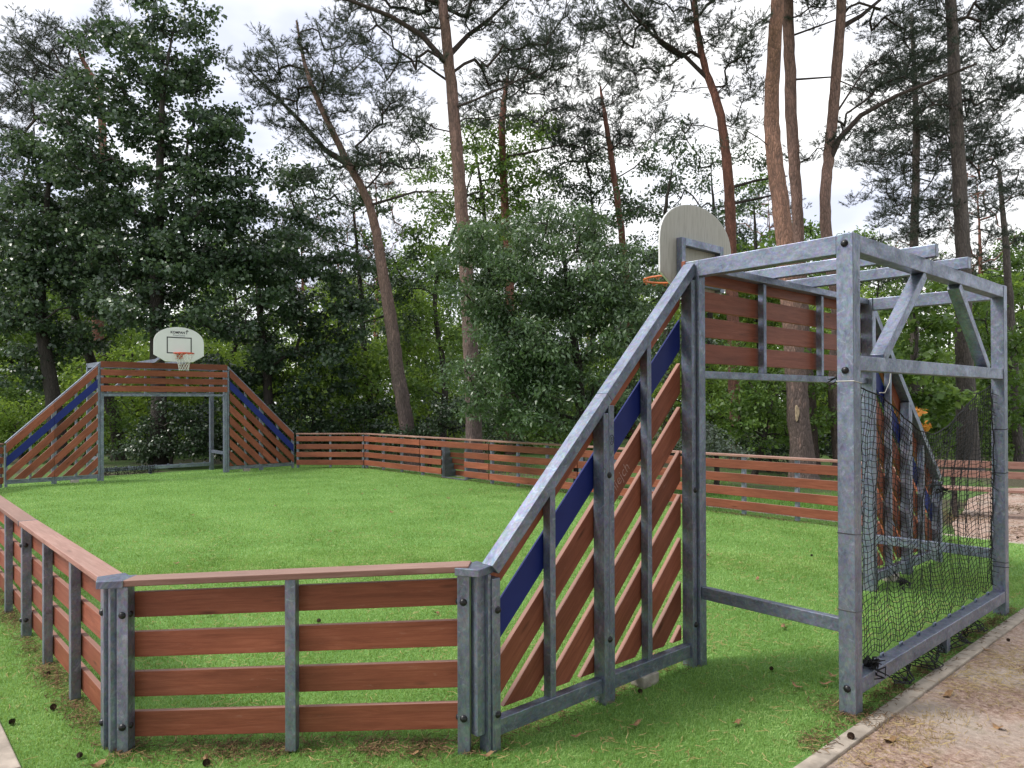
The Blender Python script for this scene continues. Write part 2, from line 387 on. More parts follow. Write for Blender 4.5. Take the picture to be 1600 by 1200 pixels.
# surrounding ground as a ring of sheets: dirt near, forest floor beyond, reaching the horizon
me = MB()
def ring(mb, x0, x1, y0, y1, X0, X1, Y0, Y1, z):
    a = [(x0, y0), (x1, y0), (x1, y1), (x0, y1)]; b = [(X0, Y0), (X1, Y0), (X1, Y1), (X0, Y1)]
    for i in range(4):
        j = (i+1) % 4; mb.poly([(*a[i], z), (*b[i], z), (*b[j], z), (*a[j], z)])
ring(me, KX0+.3, KX1-.3, -KY+.3, KY-.3, -400, 600, -600, 600, -.07)
g = me.build('forest_floor', FLOOR); setp(g, kind='structure')
def dirt_patch(name, pts, z):
    mb = MB(); mb.poly([(p[0], p[1], z) for p in pts]); return setp(mb.build(name, DIRT), kind='structure')
dirt_patch('dirt_path', [(-7, -9.0), (KX0-.02, -9.0), (KX0-.02, 9.5), (-7, 9.5)], -.012)
dirt_patch('sandy_ground', [(KX0-.02, -13.5), (.6, -14), (1.5, -12.4), (1.5, -10), (1.05, -8.2), (.75, -6.6), (.35, -KY-.07), (KX0-.02, -KY-.07)], -.012)
# kerbs
def kerb(name, a, b, za, zb, label):
    mb = MB(); a = np.array(a, float); b = np.array(b, float); n = max(2, int(np.linalg.norm(b-a)/2.5)); d = (b-a)/n
    for i in range(n):
        p = a+d*i+d*.002; q = a+d*(i+1)-d*.002
        z0 = za+(zb-za)*i/n; z1 = za+(zb-za)*(i+1)/n
        mb.bar((p[0], p[1], z0-.06), (q[0], q[1], z1-.06), (.095), .15)
    o = mb.build(name, KERBC, bevel=.008); setp(o, kind='structure')
kerb('kerb_rear', (KX0-.048, -KY-.05), (KX0-.048, 4.0), -.008, -.008, '')
kerb('kerb_rear_corner', (KX0-.045, 4.01), (KX0-.045, KY+.0), -.02, -.06, '')
kerb('kerb_left', (KX0-.04, KY+.045), (10, KY+.045), -.06, -.06, '')
kerb('kerb_right', (KX0-.04, -KY-.045), (KX1, -KY-.045), -.01, -.01, '')
mb = MB(); mb.poly([(KX0-.09, KY+.09, -.075+.012), (12, KY+.09, -.063), (12, 9.5, -.063), (KX0-.09, 9.5, -.063)]); setp(mb.build('dirt_verge', DIRT), kind='structure')

# blades, needles and wild grass
def blades(name, pts, ln, wd, m, lean=.6, up=1.0, seed=1, kind='stuff', label='', cat=''):
    r = np.random.default_rng(seed); n = len(pts)
    az = r.uniform(0, 2*np.pi, n); ti = np.abs(r.normal(0, lean, n)).clip(0, 1.45)
    d = np.stack([np.sin(ti)*np.cos(az), np.sin(ti)*np.sin(az), np.cos(ti)*up], -1)
    s = np.stack([-np.sin(az+r.normal(0, .5, n)), np.cos(az), np.zeros(n)], -1)
    L_ = (ln*r.uniform(.5, 1.3, n))[:, None]; W_ = (wd*r.uniform(.7, 1.3, n))[:, None]
    p0 = pts-s*W_; p1 = pts+s*W_; p2 = pts+d*L_*.6+s*W_*.6; p3 = pts+d*L_+np.stack([np.zeros(n), np.zeros(n), -L_[:, 0]*.2*np.sin(ti)], -1)
    v = np.stack([p0, p1, p2, p3], 1).reshape(-1, 3); f = np.arange(4*n).reshape(n, 4)
    return setp(np_mesh(name, v, f, m), label, cat, kind=kind)
def scatter(n, x0, x1, y0, y1, dens, seed):
    r = np.random.default_rng(seed); x = r.uniform(x0, x1, n); y = r.uniform(y0, y1, n)
    k = r.uniform(0, 1, n) < dens(x, y); x, y = x[k], y[k]
    return np.stack([x, y, gz(x, y)], -1)
def infront(x, y): return ((x-CAM[0])*math.cos(YAW)+(y-CAM[1])*math.sin(YAW))
def near_d(x, y):
    d = np.hypot(x-CAM[0], y-CAM[1]); z = infront(x, y); lat = -(x-CAM[0])*math.sin(YAW)+(y-CAM[1])*math.cos(YAW)
    return np.where((z > 1.5) & (np.abs(lat) < z*.85+.6), np.clip((3.6/d)**2, 0, 1)*(d < 9.5), 0)
P = scatter(1900000, KX0+.01, 6.5, -4.5, KY-.01, near_d, 3)
def far_d(x, y):
    d = np.hypot(x-CAM[0], y-CAM[1]); z = infront(x, y); lat = -(x-CAM[0])*math.sin(YAW)+(y-CAM[1])*math.cos(YAW)
    return np.where((z > 1.5) & (np.abs(lat) < z*.85+.6), np.clip((8.5/d)**2, 0, 1)*(d > 8.5), 0)
P2 = scatter(900000, KX0+.01, LEN+1, -KY+.01, KY-.3, far_d, 33)
P = np.concatenate([P, P2]); dd = np.hypot(P[:, 0]-CAM[0], P[:, 1]-CAM[1])
blades('turf_grass', P, np.minimum(.021*(1+.07*(dd-3)), .030), .0017*(1+.16*(dd-3)), BLADE, .85, seed=4, label='short bright green artificial turf blades around the near goal', cat='grass')
def straw_d(x, y):
    d = np.hypot(x-CAM[0], y-CAM[1]); c = np.sin(x*1.7+y*.9)*np.sin(y*2.3-x*.6)
    return np.clip(.55+.6*c, .12, 1)*np.clip((5/d)**1.2, 0, 1)
P = scatter(34000, KX0, 9, -4.5, KY, straw_d, 5); P[:, 2] += .018
def needles(name, P, ln, wd, m, seed, label, cat):
    r = np.random.default_rng(seed); n = len(P); az = r.uniform(0, 2*np.pi, n)
    d = np.stack([np.cos(az), np.sin(az), r.normal(0, .18, n)], -1); s = np.stack([-np.sin(az), np.cos(az), np.zeros(n)], -1)
    L_ = (ln*r.uniform(.5, 1.2, n))[:, None]; b = s*L_*r.normal(0, .12, n)[:, None]
    w = s*wd; hi = V(0, 0, 1)*wd*.6
    v = np.stack([P-w, P+w+hi, P+d*L_*.5+b+w+hi, P+d*L_*.5+b-w, P+d*L_*.5+b-w, P+d*L_*.5+b+w+hi, P+d*L_+w*.5+hi, P+d*L_-w*.5], 1).reshape(-1, 3)
    return setp(np_mesh(name, v, np.arange(8*n).reshape(2*n, 4), m), label, cat, kind='stuff')
needles('dropped_needles', P, .065, .0017, STRAW, 6, 'dry straw coloured pine needles scattered over the turf', 'pine needles')
def along(a, b, n, off, spread, seed, z):
    r = np.random.default_rng(seed); t = r.uniform(0, 1, n)[:, None]; a = np.array(a, float); b = np.array(b, float)
    d = (b-a)/np.linalg.norm(b-a); nn_ = np.array([-d[1], d[0]])
    w = np.abs(np.sin(t*23+seed)*np.sin(t*7.3))
    keep = r.uniform(0, 1, (n, 1)) < .25+w
    q = a+(b-a)*t+nn_*(off+r.normal(0, spread, (n, 1))); q = q[keep[:, 0]]
    return np.concatenate([q, gz(q[:, 0], q[:, 1])[:, None]+z], 1)
P = np.concatenate([along((0, E), (CDX, S), 2600, .02, .07, 61, .016), along((CDX, S), (8, S), 5200, .06, .06, 62, .016), along((0, E), (0, G), 1300, .06, .08, 63, .016),
                    along((KX0+.06, -1.8), (KX0+.06, 2.2), 2600, 0, .05, 64, .012), along((-1.15, G-.15), (-1.15, G+.15), 500, 0, .12, 65, .018), along((0, -S), (LEN-CDX, -S), 5000, .03, .05, 66, .018)])
needles('fence_litter', P, .055, .0022, HUMUS, 67, 'brown needles and soil gathered along the feet of the fences', 'litter')
P = scatter(16000, KX0, 1.4, -13, -KY-.1, lambda x, y: np.clip(.3+.9*np.sin(x*3.1+y)*np.sin(y*2.2-x), .05, 1), 71); P[:, 2] = -.006
needles('sandy_ground_litter', P, .07, .004, HUMUS, 72, 'brown litter on the sandy ground by the bench', 'litter')
P = scatter(40000, -3.2, KX0-.1, -6, 5.2, lambda x, y: np.clip(.4+.9*np.sin(x*3.1+y)*np.sin(y*2.2-x), .1, 1), 8); P[:, 2] = -.004
needles('path_litter', P, .07, .0016, STRAW, 9, 'brown needle litter lying on the pink dirt path', 'pine needles')
r9 = np.random.default_rng(12); c9 = np.stack([r9.uniform(-2.9, KX0-.15, 34), r9.uniform(-6, 3.6, 34)], -1)
q9 = np.repeat(c9, 90, 0)+r9.normal(0, .06, (34*90, 2)); P = np.concatenate([q9, np.full((len(q9), 1), -.012)], 1)
blades('dry_grass_tufts', P, .05, .0014, STRAW, .9, seed=13, label='small dry grass tufts growing in the dirt path', cat='grass')
P = scatter(170000, -1, 17, -14, -KY-.1, lambda x, y: np.clip((9-x)/9, .1, 1)*np.where(x > 2.6+.5*np.sin(y*2), 1, .03)*np.where(y > -9.5-1.0*np.sin(x), 1, .12), 15); P[:, 2] = -.07
blades('wild_grass', P, .085, .005, WILDG, .6, seed=16, label='bright green grass strip behind the right long fence', cat='grass')
r9 = np.random.default_rng(17); P = np.stack([r9.uniform(-.6, 9, 16000), -KY+.25*r9.uniform(0, 1, 16000)**2, np.full(16000, 0.)], -1)

# ------------------------------------------------------------------ goals with sloping wings
SLOPE = (HG-1.0)/WG
def wing_poly(y0, y1, t0, t1, sgn, zmin=.175):
    """slat between heights ztop-t0 and ztop-t1, for |y| from y0 (inner) to y1 (outer)"""
    zt = lambda y: 1.0+SLOPE*(E-y)
    P = [(y0, zt(y0)-t0), (y1, zt(y1)-t0), (y1, zt(y1)-t1), (y0, zt(y0)-t1)]
    out_ = []
    for i in range(4):
        a, b = P[i], P[(i+1) % 4]
        if a[1] >= zmin: out_.append(a)
        if (a[1] >= zmin) != (b[1] >= zmin):
            t = (zmin-a[1])/(b[1]-a[1]); out_.append((a[0]+t*(b[0]-a[0]), zmin))
    return [(p[0]*sgn, p[1]) for p in out_]
def make_goal():
    root = thing('ball_goal', '', 'goal')
    B = .004
    for sg in (1, -1):
        ym = (G+E)/2
        bays = [(G+.062, ym-.002), (ym+.002, E-.03)]
        for bi, (y0, y1) in enumerate(bays):
            for k in range(10):
                t0 = .045+.312*k; pl = wing_poly(y0, y1, t0, t0+.215, sg)
                if len(pl) < 3: continue
                ar = abs(sum(pl[i][0]*pl[(i+1) % len(pl)][1]-pl[(i+1) % len(pl)][0]*pl[i][1] for i in range(len(pl))))/2
                if ar < .004: continue
                mb = MB(); mb.prism([(0.003, y, z) for y, z in pl], (.032 if k != 1 else .016, 0, 0), (0, -sg, SLOPE))
                o = mb.build('slat', BLUE if k == 1 else WOOD, root, bevel=.003)
                if k == 1: o['label'] = 'dark blue slat'
        # sloping top beam
        d = V(0, sg*WG, -(HG-1.0)); d /= np.linalg.norm(d); nrm = V(0, sg*abs(d[2]), abs(d[1]))
        a = V(-.045, sg*(G+.02), HG+SLOPE*-.02)-nrm*.035; b = V(-.045, sg*(E+.0), 1.0)-nrm*.035
        m1 = (a+b)/2
        MB().bar(a, m1-d*.001, .09, .07, nrm).build('top_beam', STEEL, root, bevel=B)
        MB().bar(m1+d*.001, b, .09, .07, nrm).build('top_beam', STEEL, root, bevel=B)
        ztop = lambda y: 1.0+SLOPE*(E-y)-.085
        MB().bar((-.05, sg*(E-.027), -.12), (-.05, sg*(E-.027), ztop(E-.027)-.01), .055, .09, (1, 0, 0)).build('post', STEEL, root, bevel=B)
        MB().bar((-.05, sg*(ym+.026), -.02), (-.05, sg*(ym+.026), ztop(ym+.05)), .046, .09, (1, 0, 0)).build('post', STEEL, root, bevel=B)
        MB().bar((-.05, sg*(ym-.024), -.02), (-.05, sg*(ym-.024), ztop(ym)), .05, .09, (1, 0, 0)).build('post', STEEL, root, bevel=B)
        for yy in ((G+.06+ym)/2, (ym+E)/2-.01):
            MB().bar((-.035, sg*yy, .14), (-.035, sg*yy, ztop(yy+.02)), .045, .06, (1, 0, 0)).build('upright', STEEL, root, bevel=B)
        MB().bar((-.05, sg*(G+.036), -.02), (-.05, sg*(G+.036), ztop(G+.06)), .05, .09, (1, 0, 0)).build('post', STEEL, root, bevel=B)
        MB().bar((-.06, sg*(G-.036), -.1), (-.06, sg*(G-.036), HG-.001), .08, .11, (1, 0, 0)).build('goal_post', STEEL, root, bevel=B)
        MB().bar((-.045, sg*(G+.062), .115), (-.045, sg*(ym-.05), .115), .06, .09).build('sill', STEEL, root, bevel=B)
        MB().bar((-.045, sg*(ym+.05), .115), (-.045, sg*(E-.056), .115), .06, .09).build('sill', STEEL, root, bevel=B)
        MB().box((-.04, sg*(ym-.42), .03), (0, 1, 0), (1, 0, 0), (0, 0, 1), .085, .055, .045).build('footing_block', CONC, root, bevel=.008)
        # box frame behind the mouth
        MB().bar((-1.15, sg*G, -.1), (-1.15, sg*G, HG), .10, .10, (1, 0, 0)).build('rear_post', STEEL, root, bevel=B)
        MB().bar((-.118, sg*(G-.03), HG-.06), (-1.098, sg*G, HG-.06), .08, .115).build('side_beam', STEEL, root, bevel=B)
        MB().bar((-.118, sg*(G-.035), .52), (-1.098, sg*(G-.005), .52), .05, .085).build('side_rail', STEEL, root, bevel=B)
        # braces
        MB().bar((-1.15, sg*.36, HG-.115), (-1.15, sg*1.10, 2.145), .07, .085, (1, 0, 0)).build('brace', STEEL, root, bevel=B)
        # arms that carry the board
        mb = MB().bar((-1.26, sg*.35, HG+.045), (.30, sg*.35, HG+.045), .06, .088)
        mb.bar((.285, sg*.35, HG+.045), (.83, sg*.35, HG+.15), .059, .08)
        mb.build('board_arm', STEEL, root, bevel=B)
        for (x, y, z) in ((-.094, E-.035, .76), (-.094, E-.035, .20), (-.094, ym, 1.42), (-.094, ym, .40), (-.094, G+.03, 1.25), (-.094, G+.03, .30)):
            MB().dome((x, sg*y, z), (-1, 0, 0), .021).build('bolt_cap', BLACK, root, smooth=True)
        for z in (.16, 2.06, HG-.06): MB().dome((-1.15, sg*(G+.05), z), (0, sg, 0), .023).build('bolt_cap', BLACK, root, smooth=True)
    # panel over the mouth
    hh = .145; st = (HG-HC)/4
    for k in range(4):
        z = HC+.075+st*.5-.015+k*st*.965
        MB().box((.019, 0, z), (0, 1, 0), (1, 0, 0), (0, 0, 1), G-.005, .016, hh/2).build('board', WOOD, root, bevel=.003)
    for y in (-.51, .51): MB().bar((-.035, y, HC+.03), (-.035, y, HG-.06), .045, .05, (1, 0, 0)).build('upright', STEEL, root, bevel=B)
    MB().bar((-.03, -G+.078, HC), (-.03, G-.078, HC), .075, .055).build('crossbar', STEEL, root, bevel=B)
    MB().bar((-.04, -G+.078, HG-.03), (-.04, G-.078, HG-.03), .08, .055).build('head_beam', STEEL, root, bevel=B)
    MB().bar((-1.152, -G+.052, HG-.055), (-1.152, G-.052, HG-.055), .09, .105).build('rear_beam', STEEL, root, bevel=B)
    MB().bar((-1.152, -G+.052, 2.105), (-1.152, G-.052, 2.105), .08, .09).build('rear_rail', STEEL, root, bevel=B)
    MB().bar((-1.152, -G+.052, .165), (-1.152, G-.052, .165), .09, .095).build('rear_sill', STEEL, root, bevel=B)
    MB().bar((-1.15, -.08, -.08), (-1.15, -.08, .116), .07, .07, (1, 0, 0)).build('foot', STEEL, root, bevel=B)
    for i in range(9):
        y = -G+.3+i*(GM-.5)/8; MB().tube([(-1.13, y-.02, .21), (-1.13, y-.02, .235), (-1.13, y+.02, .235), (-1.13, y+.02, .21)], .007, 6).build('net_hook', STEEL, root, smooth=True)
    return root

def text_mesh(txt, size, bold=0., shear=0.):
    cu = bpy.data.curves.new('t', 'FONT'); cu.body = txt; cu.size = size; cu.align_x = 'CENTER'; cu.offset = bold; cu.shear = shear
    cu.extrude = .0008; cu.resolution_u = 3
    o = bpy.data.objects.new('t', cu); COL.objects.link(o); dg = bpy.context.evaluated_depsgraph_get()
    me = bpy.data.meshes.new_from_object(o.evaluated_get(dg)); bpy.data.objects.remove(o); bpy.data.curves.remove(cu)
    return me
def place_text(me, name, m, parent, O, X, Y, label=None):
    """mesh text laid on a plane with origin O, reading direction X, up Y"""
    n = len(me.vertices); c = np.empty(n*3, np.float32); me.vertices.foreach_get('co', c); c = c.reshape(-1, 3).astype(float)
    O, X, Y = (np.asarray(q, float) for q in (O, X, Y)); Z = np.cross(X, Y)
    w = O+c[:, :1]*X+c[:, 1:2]*Y+c[:, 2:]*Z; me.vertices.foreach_set('co', w.astype(np.float32).ravel())
    me.materials.clear(); me.materials.append(m); me.name = name
    o = bpy.data.objects.new(name, me); COL.objects.link(o); o.parent = parent
    if label: o['label'] = label
    return o
def make_hoop(rimmat, net):
    root = thing('basketball_hoop', '', 'basketball hoop')
    zb, zt, hw, q = 2.885, 3.735, .595, .90
    pts = [(-hw+.27, zb), (hw-.27, zb), (hw, zb+.16), (hw, 3.33)]
    for i in range(1, 24):
        t = math.pi*i/24; pts.append((hw*math.cos(t), 3.33+(zt-3.33)*math.sin(t)**.85))
    pts.append((-hw, 3.33)); pts.append((-hw, zb+.16))
    bd = MB().prism([(q, y, z) for y, z in pts], (.018, 0, 0), (0, 0, 1)).build('backboard', WHITEB, root, bevel=.002)
    inn = [(y*.985, 3.3+(z-3.3)*.985) for y, z in pts]
    MB().prism([(q-.003, y, z) for y, z in inn], (.0025, 0, 0), (0, 0, 1)).build('back_panel', BOARDBACK, bd)
    f = MB(); xf = q+.0195
    for (y0, y1, z0, z1) in ((-.295, .295, 3.465, 3.49), (-.295, .295, 3.085, 3.11), (-.295, -.27, 3.11, 3.465), (.27, .295, 3.11, 3.465)):
        f.box((xf, (y0+y1)/2, (z0+z1)/2), (0, 1, 0), (1, 0, 0), (0, 0, 1), (y1-y0)/2, .001, (z1-z0)/2)
    f.build('target_rectangle', INK, bd)
    place_text(text_mesh('KOMPAN', .082, .0025), 'lettering', INK, bd, (q+.0195, -.035, 3.575), (0, 1, 0), (0, 0, 1), 'black KOMPAN lettering')
    place_text(text_mesh('FreeGame', .068, 0, .25), 'lettering', GREYINK, bd, (q+.0195, -.01, 3.512), (0, 1, 0), (0, 0, 1), 'grey FreeGame lettering')
    lg = MB()
    def st(a, b, w):
        lg.bar((q+.0195, *a), (q+.0195, *b), w, .002, (1, 0, 0))
    st((.175, 3.57), (.180, 3.635), .014); st((.150, 3.64), (.182, 3.628), .011); st((.182, 3.628), (.225, 3.642), .011); st((.18, 3.635), (.165, 3.668), .010)
    st((.184, 3.635), (.198, 3.672), .010); lg.dome((q+.0185, .19, 3.662), (1, 0, 0), .012, .002)
    lg.build('logo', INK, bd)
    fr = MB(); xb = q-.035
    for sg in (1, -1): fr.bar((xb, sg*.32, 2.93), (xb, sg*.32, 3.38), .06, .06, (1, 0, 0))
    fr.bar((xb, -.289, 3.345), (xb, .289, 3.345), .06, .07); fr.bar((xb, -.289, 2.985), (xb, .289, 2.985), .055, .06)
    fr.build('mounting_frame', STEEL, root, bevel=.003)
    rc = V(q+.018+.10+.225, 0, 3.08); ring_ = MB()
    ring_.tube([rc+.228*V(math.cos(t), math.sin(t), 0) for t in np.linspace(0, 2*math.pi, 37)], .011, 8, False)
    rim = ring_.build('rim', rimmat, root, smooth=True)
    br = MB(); br.box((q+.03, 0, 3.03), (0, 0, 1), (0, 1, 0), (1, 0, 0), .075, .085, .006)
    br.bar((q+.036, .07, 3.07), rc+V(-.20, .09, 0), .02, .03); br.bar((q+.036, -.07, 3.07), rc+V(-.20, -.09, 0), .02, .03)
    br.bar((q+.04, 0, 3.08), rc+V(-.225, 0, 0), .14, .008); br.bar((q+.036, .0, 2.97), rc+V(-.22, 0, -.01), .10, .008)
    br.build('rim_bracket', rimmat, root, bevel=.002)
    for t in np.linspace(0, 2*math.pi, 12, endpoint=False):
        pass
    lp = MB()
    for t in np.linspace(.2, 2*math.pi+.2, 12, endpoint=False):
        c = rc+.228*V(math.cos(t), math.sin(t), 0); e = V(-math.sin(t), math.cos(t), 0)
        lp.tube([c-e*.016+V(0, 0, -.008), c-e*.012+V(0, 0, -.028), c+e*.012+V(0, 0, -.028), c+e*.016+V(0, 0, -.008)], .0035, 5)
    lp.build('net_loops', rimmat, rim, smooth=True)
    if net:
        nb = MB(); rows = 7; nn = 12; rad = lambda k: .225-.115*(1-(1-k/rows)**1.8); zz = lambda k: 3.06-.40*k/rows
        for k in range(rows):
            for j in range(nn):
                for s_ in (-.5, .5):
                    t0 = 2*math.pi*(j+.5*(k % 2))/nn; t1 = t0+s_*2*math.pi/nn
                    nb.tube([rc+V(rad(k)*math.cos(t0), rad(k)*math.sin(t0), zz(k)-3.08), rc+V(rad(k+1)*math.cos(t1), rad(k+1)*math.sin(t1), zz(k+1)-3.08)], .0045, 4, False)
        nb.build('net', NETW, root)
    return root
near_goal = make_goal()
near_goal['label'] = 'large grey steel ball goal with slatted wings and a torn black net, nearest the camera'
far_goal = copy_tree(near_goal); far_goal.location = (LEN, 0, 0); far_goal.rotation_euler = (0, 0, math.pi)
far_goal['label'] = 'distant steel ball goal with red slatted wings at the far left end of the court'
for o in (near_goal, far_goal): o['group'] = 'two goals facing each other'
h1 = make_hoop(ORANGEM, False); h1['label'] = 'basketball hoop seen from behind, beige board back and netless orange rim, above the near goal'
h2 = make_hoop(REDM, True); h2.location = (LEN, 0, 0); h2.rotation_euler = (0, 0, math.pi)
h2['label'] = 'basketball hoop with lettered white board, red rim and white net above the far goal'
for o in (h1, h2): o['group'] = 'hoops above the goals'

# scribbles on the near goal (things really written on it)
def slat_text():
    d = V(0, -1, SLOPE); d /= np.linalg.norm(d); n = V(-1, 0, 0); u = np.cross(n, d)
    if u[2] < 0: u = -u
    y = 2.28; z = 1.0+SLOPE*(E-y)-.045-2*.312-.15
    place_text(text_mesh('smiejch', .10, -.001, .1), 'scribble', CHALK, near_goal, (.0015, y, z), d, u, 'faint pink white scribble')
    mb = MB(); c = V(-.0962, (G+E)/2-.024, 1.64)
    mb.tube([c+V(0, .018*math.cos(t)*(1+.1*math.sin(3*t)), .030*math.sin(t)) for t in np.linspace(0, 5.9, 22)], .0016, 4)
    mb.tube([c+V(0, q*.01, w*.01) for q, w in ((-.8, 1.2), (.4, 1.4), (-.2, .1), (.9, -.4), (.1, -1.6), (-.9, -1.1))], .0014, 4)
    mb.build('scribble', INK, near_goal, label='small black scribbled ring on the middle post')
slat_text()

# ------------------------------------------------------------------ nets
def add_cord(mb, pts, r): mb.tube(pts, r, 3, False)
def near_net():
    root = thing('goal_net', 'torn black net sagging from the rear frame of the near goal', 'net', (-1.12, 0, 0))
    nu, nv = 66, 44; r = np.random.default_rng(5)
    U_ = np.linspace(0, 1, nu); Vv = np.linspace(0, 1, nv)
    us, zs = [0, .10, .20, .27, .34, .42, .52, .62, .75, .88, 1.0], [2.0, 1.95, 1.90, 1.82, 1.74, 1.66, 1.62, 1.67, 1.80, 1.93, 2.0]
    top = np.interp(U_, us, zs)
    Pn = np.zeros((nu, nv, 3))
    for i, u in enumerate(U_):
        y = (G-.065)-(GM-.13)*u
        for j, v in enumerate(Vv):
            zt = top[i]; zb = .235+.02*math.sin(i*.9)
            z = zt+(zb-zt)*v
            bag = math.sin(math.pi*min(1, v*1.02))
            wav = .014*math.sin(i*.35+2*v)+.012*math.sin(i*1.31+5*v)
            x = .02+.08*bag*math.sin(math.pi*u)**.6+wav*bag
            dy = .05*bag*math.sin(3.0*v+u*7)*math.sin(math.pi*u)+.012*math.sin(j*.8+i)
            dz = .03*math.sin(i*.42+1.5)*bag+.012*math.sin(i*1.7+j*.3)*bag
            Pn[i, j] = (x+r.normal(0, .002), y+dy, z+dz)
    mb = MB()
    for i in range(nu): add_cord(mb, list(Pn[i]), .0025 if i not in (0, nu-1) else .006)
    for j in range(nv):
        if j == 0: add_cord(mb, list(Pn[:, 0]), .0055)
        else: add_cord(mb, list(Pn[:, j]), .0026)
    mb.build('mesh', NETB, root)
    # gathered edges, loose ends and knots
    e = MB()
    for k in range(46):
        z = .28+1.7*k/46; y = -G+.10+r.normal(0, .01); dn = V(r.normal(0, .02), r.uniform(-.05, .03), -abs(r.normal(.03, .02)))
        e.tube([(.02, y, z), V(.0, y, z)+dn], [.004, .0015], 4)
        y = G-.08; e.tube([(.02+r.normal(0, .01), y+r.normal(0, .01), z), (.02+r.normal(0, .015), y+r.normal(0, .012), z+.05)], [.005, .003], 4)
    for (y, z, n, s) in ((G-.28, .23, 40, .026), (G-.12, 1.98, 30, .025), (-.2, 1.2, 12, .022), (.55, .62, 10, .02)):
        for k in range(n):
            a = V(-.05 if z < .3 else .03, y, z)+r.normal(0, s, 3); e.tube([a, a+r.normal(0, s, 3), a+r.normal(0, s*1.3, 3)+V(0, 0, -.03)], [.005, .007, .003], 4)
    e.build('loose_ends', NETB, root)['kind'] = 'stuff'
    # surplus net hanging below the sill
    sb = MB(); nn = 44; mm = 6; Q = np.zeros((nn, mm, 3))
    for i in range(nn):
        y = 1.0-1.9*i/nn
        for j in range(mm):
            Q[i, j] = (-.02+.02*math.sin(i*.8)+r.normal(0, .010)-.022*j*(.6+.4*math.sin(i*.5)), y+r.normal(0, .008), .125-.115*(j/(mm-1))*(.6+.4*math.sin(i*.33)**2)+r.normal(0, .004))
    Q[:, :, 2] = np.maximum(Q[:, :, 2], .02)
    for i in range(nn): add_cord(sb, list(Q[i]), .0045)
    for j in range(mm): add_cord(sb, list(Q[:, j]), .0045)
    sb.build('hanging_surplus', NETB, root)
    # ties round the posts
    t_ = MB()
    def band(y, z, rr=.0515, tail=0, slope=0):
        c = V(-.03, y, z); q = [(-rr, -rr), (rr, -rr), (rr, rr), (-rr, rr)]
        for a in range(4):
            p0, p1 = q[a], q[(a+1) % 4]; t_.tube([c+V(p0[0], p0[1], slope*p0[1]), c+V(p1[0], p1[1], slope*p1[1])], .0032, 4)
        if tail: t_.tube([c+V(-rr, rr, 0), c+V(-rr-.03, rr+.02, .01)], .0025, 4)
    for z in (.62, 1.08): band(G, z, slope=.1)
    for z in (.42, .46, 1.24, 1.62): band(-G, z, tail=1)
    t_.build('cable_ties', BLACK, root)
    w = MB(); c = V(-.03, G, 1.99); q = [(-.052, -.052), (.052, -.052), (.052, .052), (-.052, .052), (-.052, -.052)]
    w.tube([c+V(a, b, .1*b) for a, b in q], .003, 4); w.tube([(.02, .95, 1.93), (.02, .86, 1.93), (.02, .78, 2.0), (.02, .76, 2.06)], .003, 4)
    w.build('white_tie', NETW, root)
near_net()
def far_net():
    root = thing('goal_net', 'black net remains heaped along the rear sill of the far goal', 'net', (LEN+1.12, 0, 0))
    r = np.random.default_rng(8); e = MB()
    for i in range(60):
        y = 1.4-1.5*i/60
        e.tube([(.0+r.normal(0, .03), y, .24), (-.03+r.normal(0, .03), y+r.normal(0, .04), .12), (-.05+r.normal(0, .05), y+r.normal(0, .08), .02)], .006, 3, False)
    for j in range(5): e.tube([(-.03+r.normal(0, .02), 1.4-1.5*i/20, .22-.045*j+r.normal(0, .012)) for i in range(20)], .006, 3, False)
    e.build('mesh', NETB, root)
    s = MB(); 
    for k in range(3): s.tube([(.02, 1.42, 2.0), (.02, 1.40-.02*k, 1.2), (.02, 1.38-.06*k, .25)], .006, 3, False)
    s.build('hanging_strands', NETB, root)
far_net()

# ------------------------------------------------------------------ low fences
def fence_run(root, a, b, nb, out_n, za=0., zb=0., skip=None, first=True, last=True, grain_seams=True):
    """one panel from a to b with nb bays; out_n points away from the court"""
    a = V(*a, 0); b = V(*b, 0); d = b-a; ln = np.linalg.norm(d); d /= ln; n = V(*out_n, 0); n /= np.linalg.norm(n)
    zz = lambda t: za+(zb-za)*t/ln
    pt = lambda t, off, z: a+d*t+n*off+V(0, 0, z+zz(t))
    Bv = .0035
    segs = [(.012, ln-.012)]
    for k in range(4):
        z = .165+.224*k
        sg = segs
        if skip is not None and k < 3: sg = [(.012, ln*skip/nb+.0), (ln*(skip+1)/nb, ln-.012)]
        for t0, t1 in sg:
            MB().bar(pt(t0, -.019, z), pt(t1, -.019, z), .034, .142).build('board', WOOD, root, bevel=.004)
    MB().bar(pt(.004, .02, .978), pt(ln-.004, .02, .978), .135, .036).build('top_rail', RAILW, root, bevel=.005)
    for k in range(1, nb):
        t = ln*k/nb; MB().bar(pt(t, .034, .02-zz(t)*0), pt(t, .034, .958), .06, .06, tuple(n)).build('upright', STEEL, root, bevel=Bv)
    for t, use, s in ((0, first, 1), (ln, last, -1)):
        if use: MB().bar(pt(t+s*.036, .038, -.16), pt(t+s*.036, .038, .958), .066, .07, tuple(n)).build('post', STEEL, root, bevel=Bv)
    for t in ((0, first, .036), (ln, last, ln-.036)):
        if t[1]:
            for z in (.18, .80):
                MB().dome(pt(t[2], .074, z), n, .021).build('bolt_cap', BLACK, root, smooth=True)
                s = -1 if t[0] > 0 else 1
                MB().dome(pt(t[2]+s*.034, .045, z), d*s, .018).build('bolt_cap', BLACK, root, smooth=True)
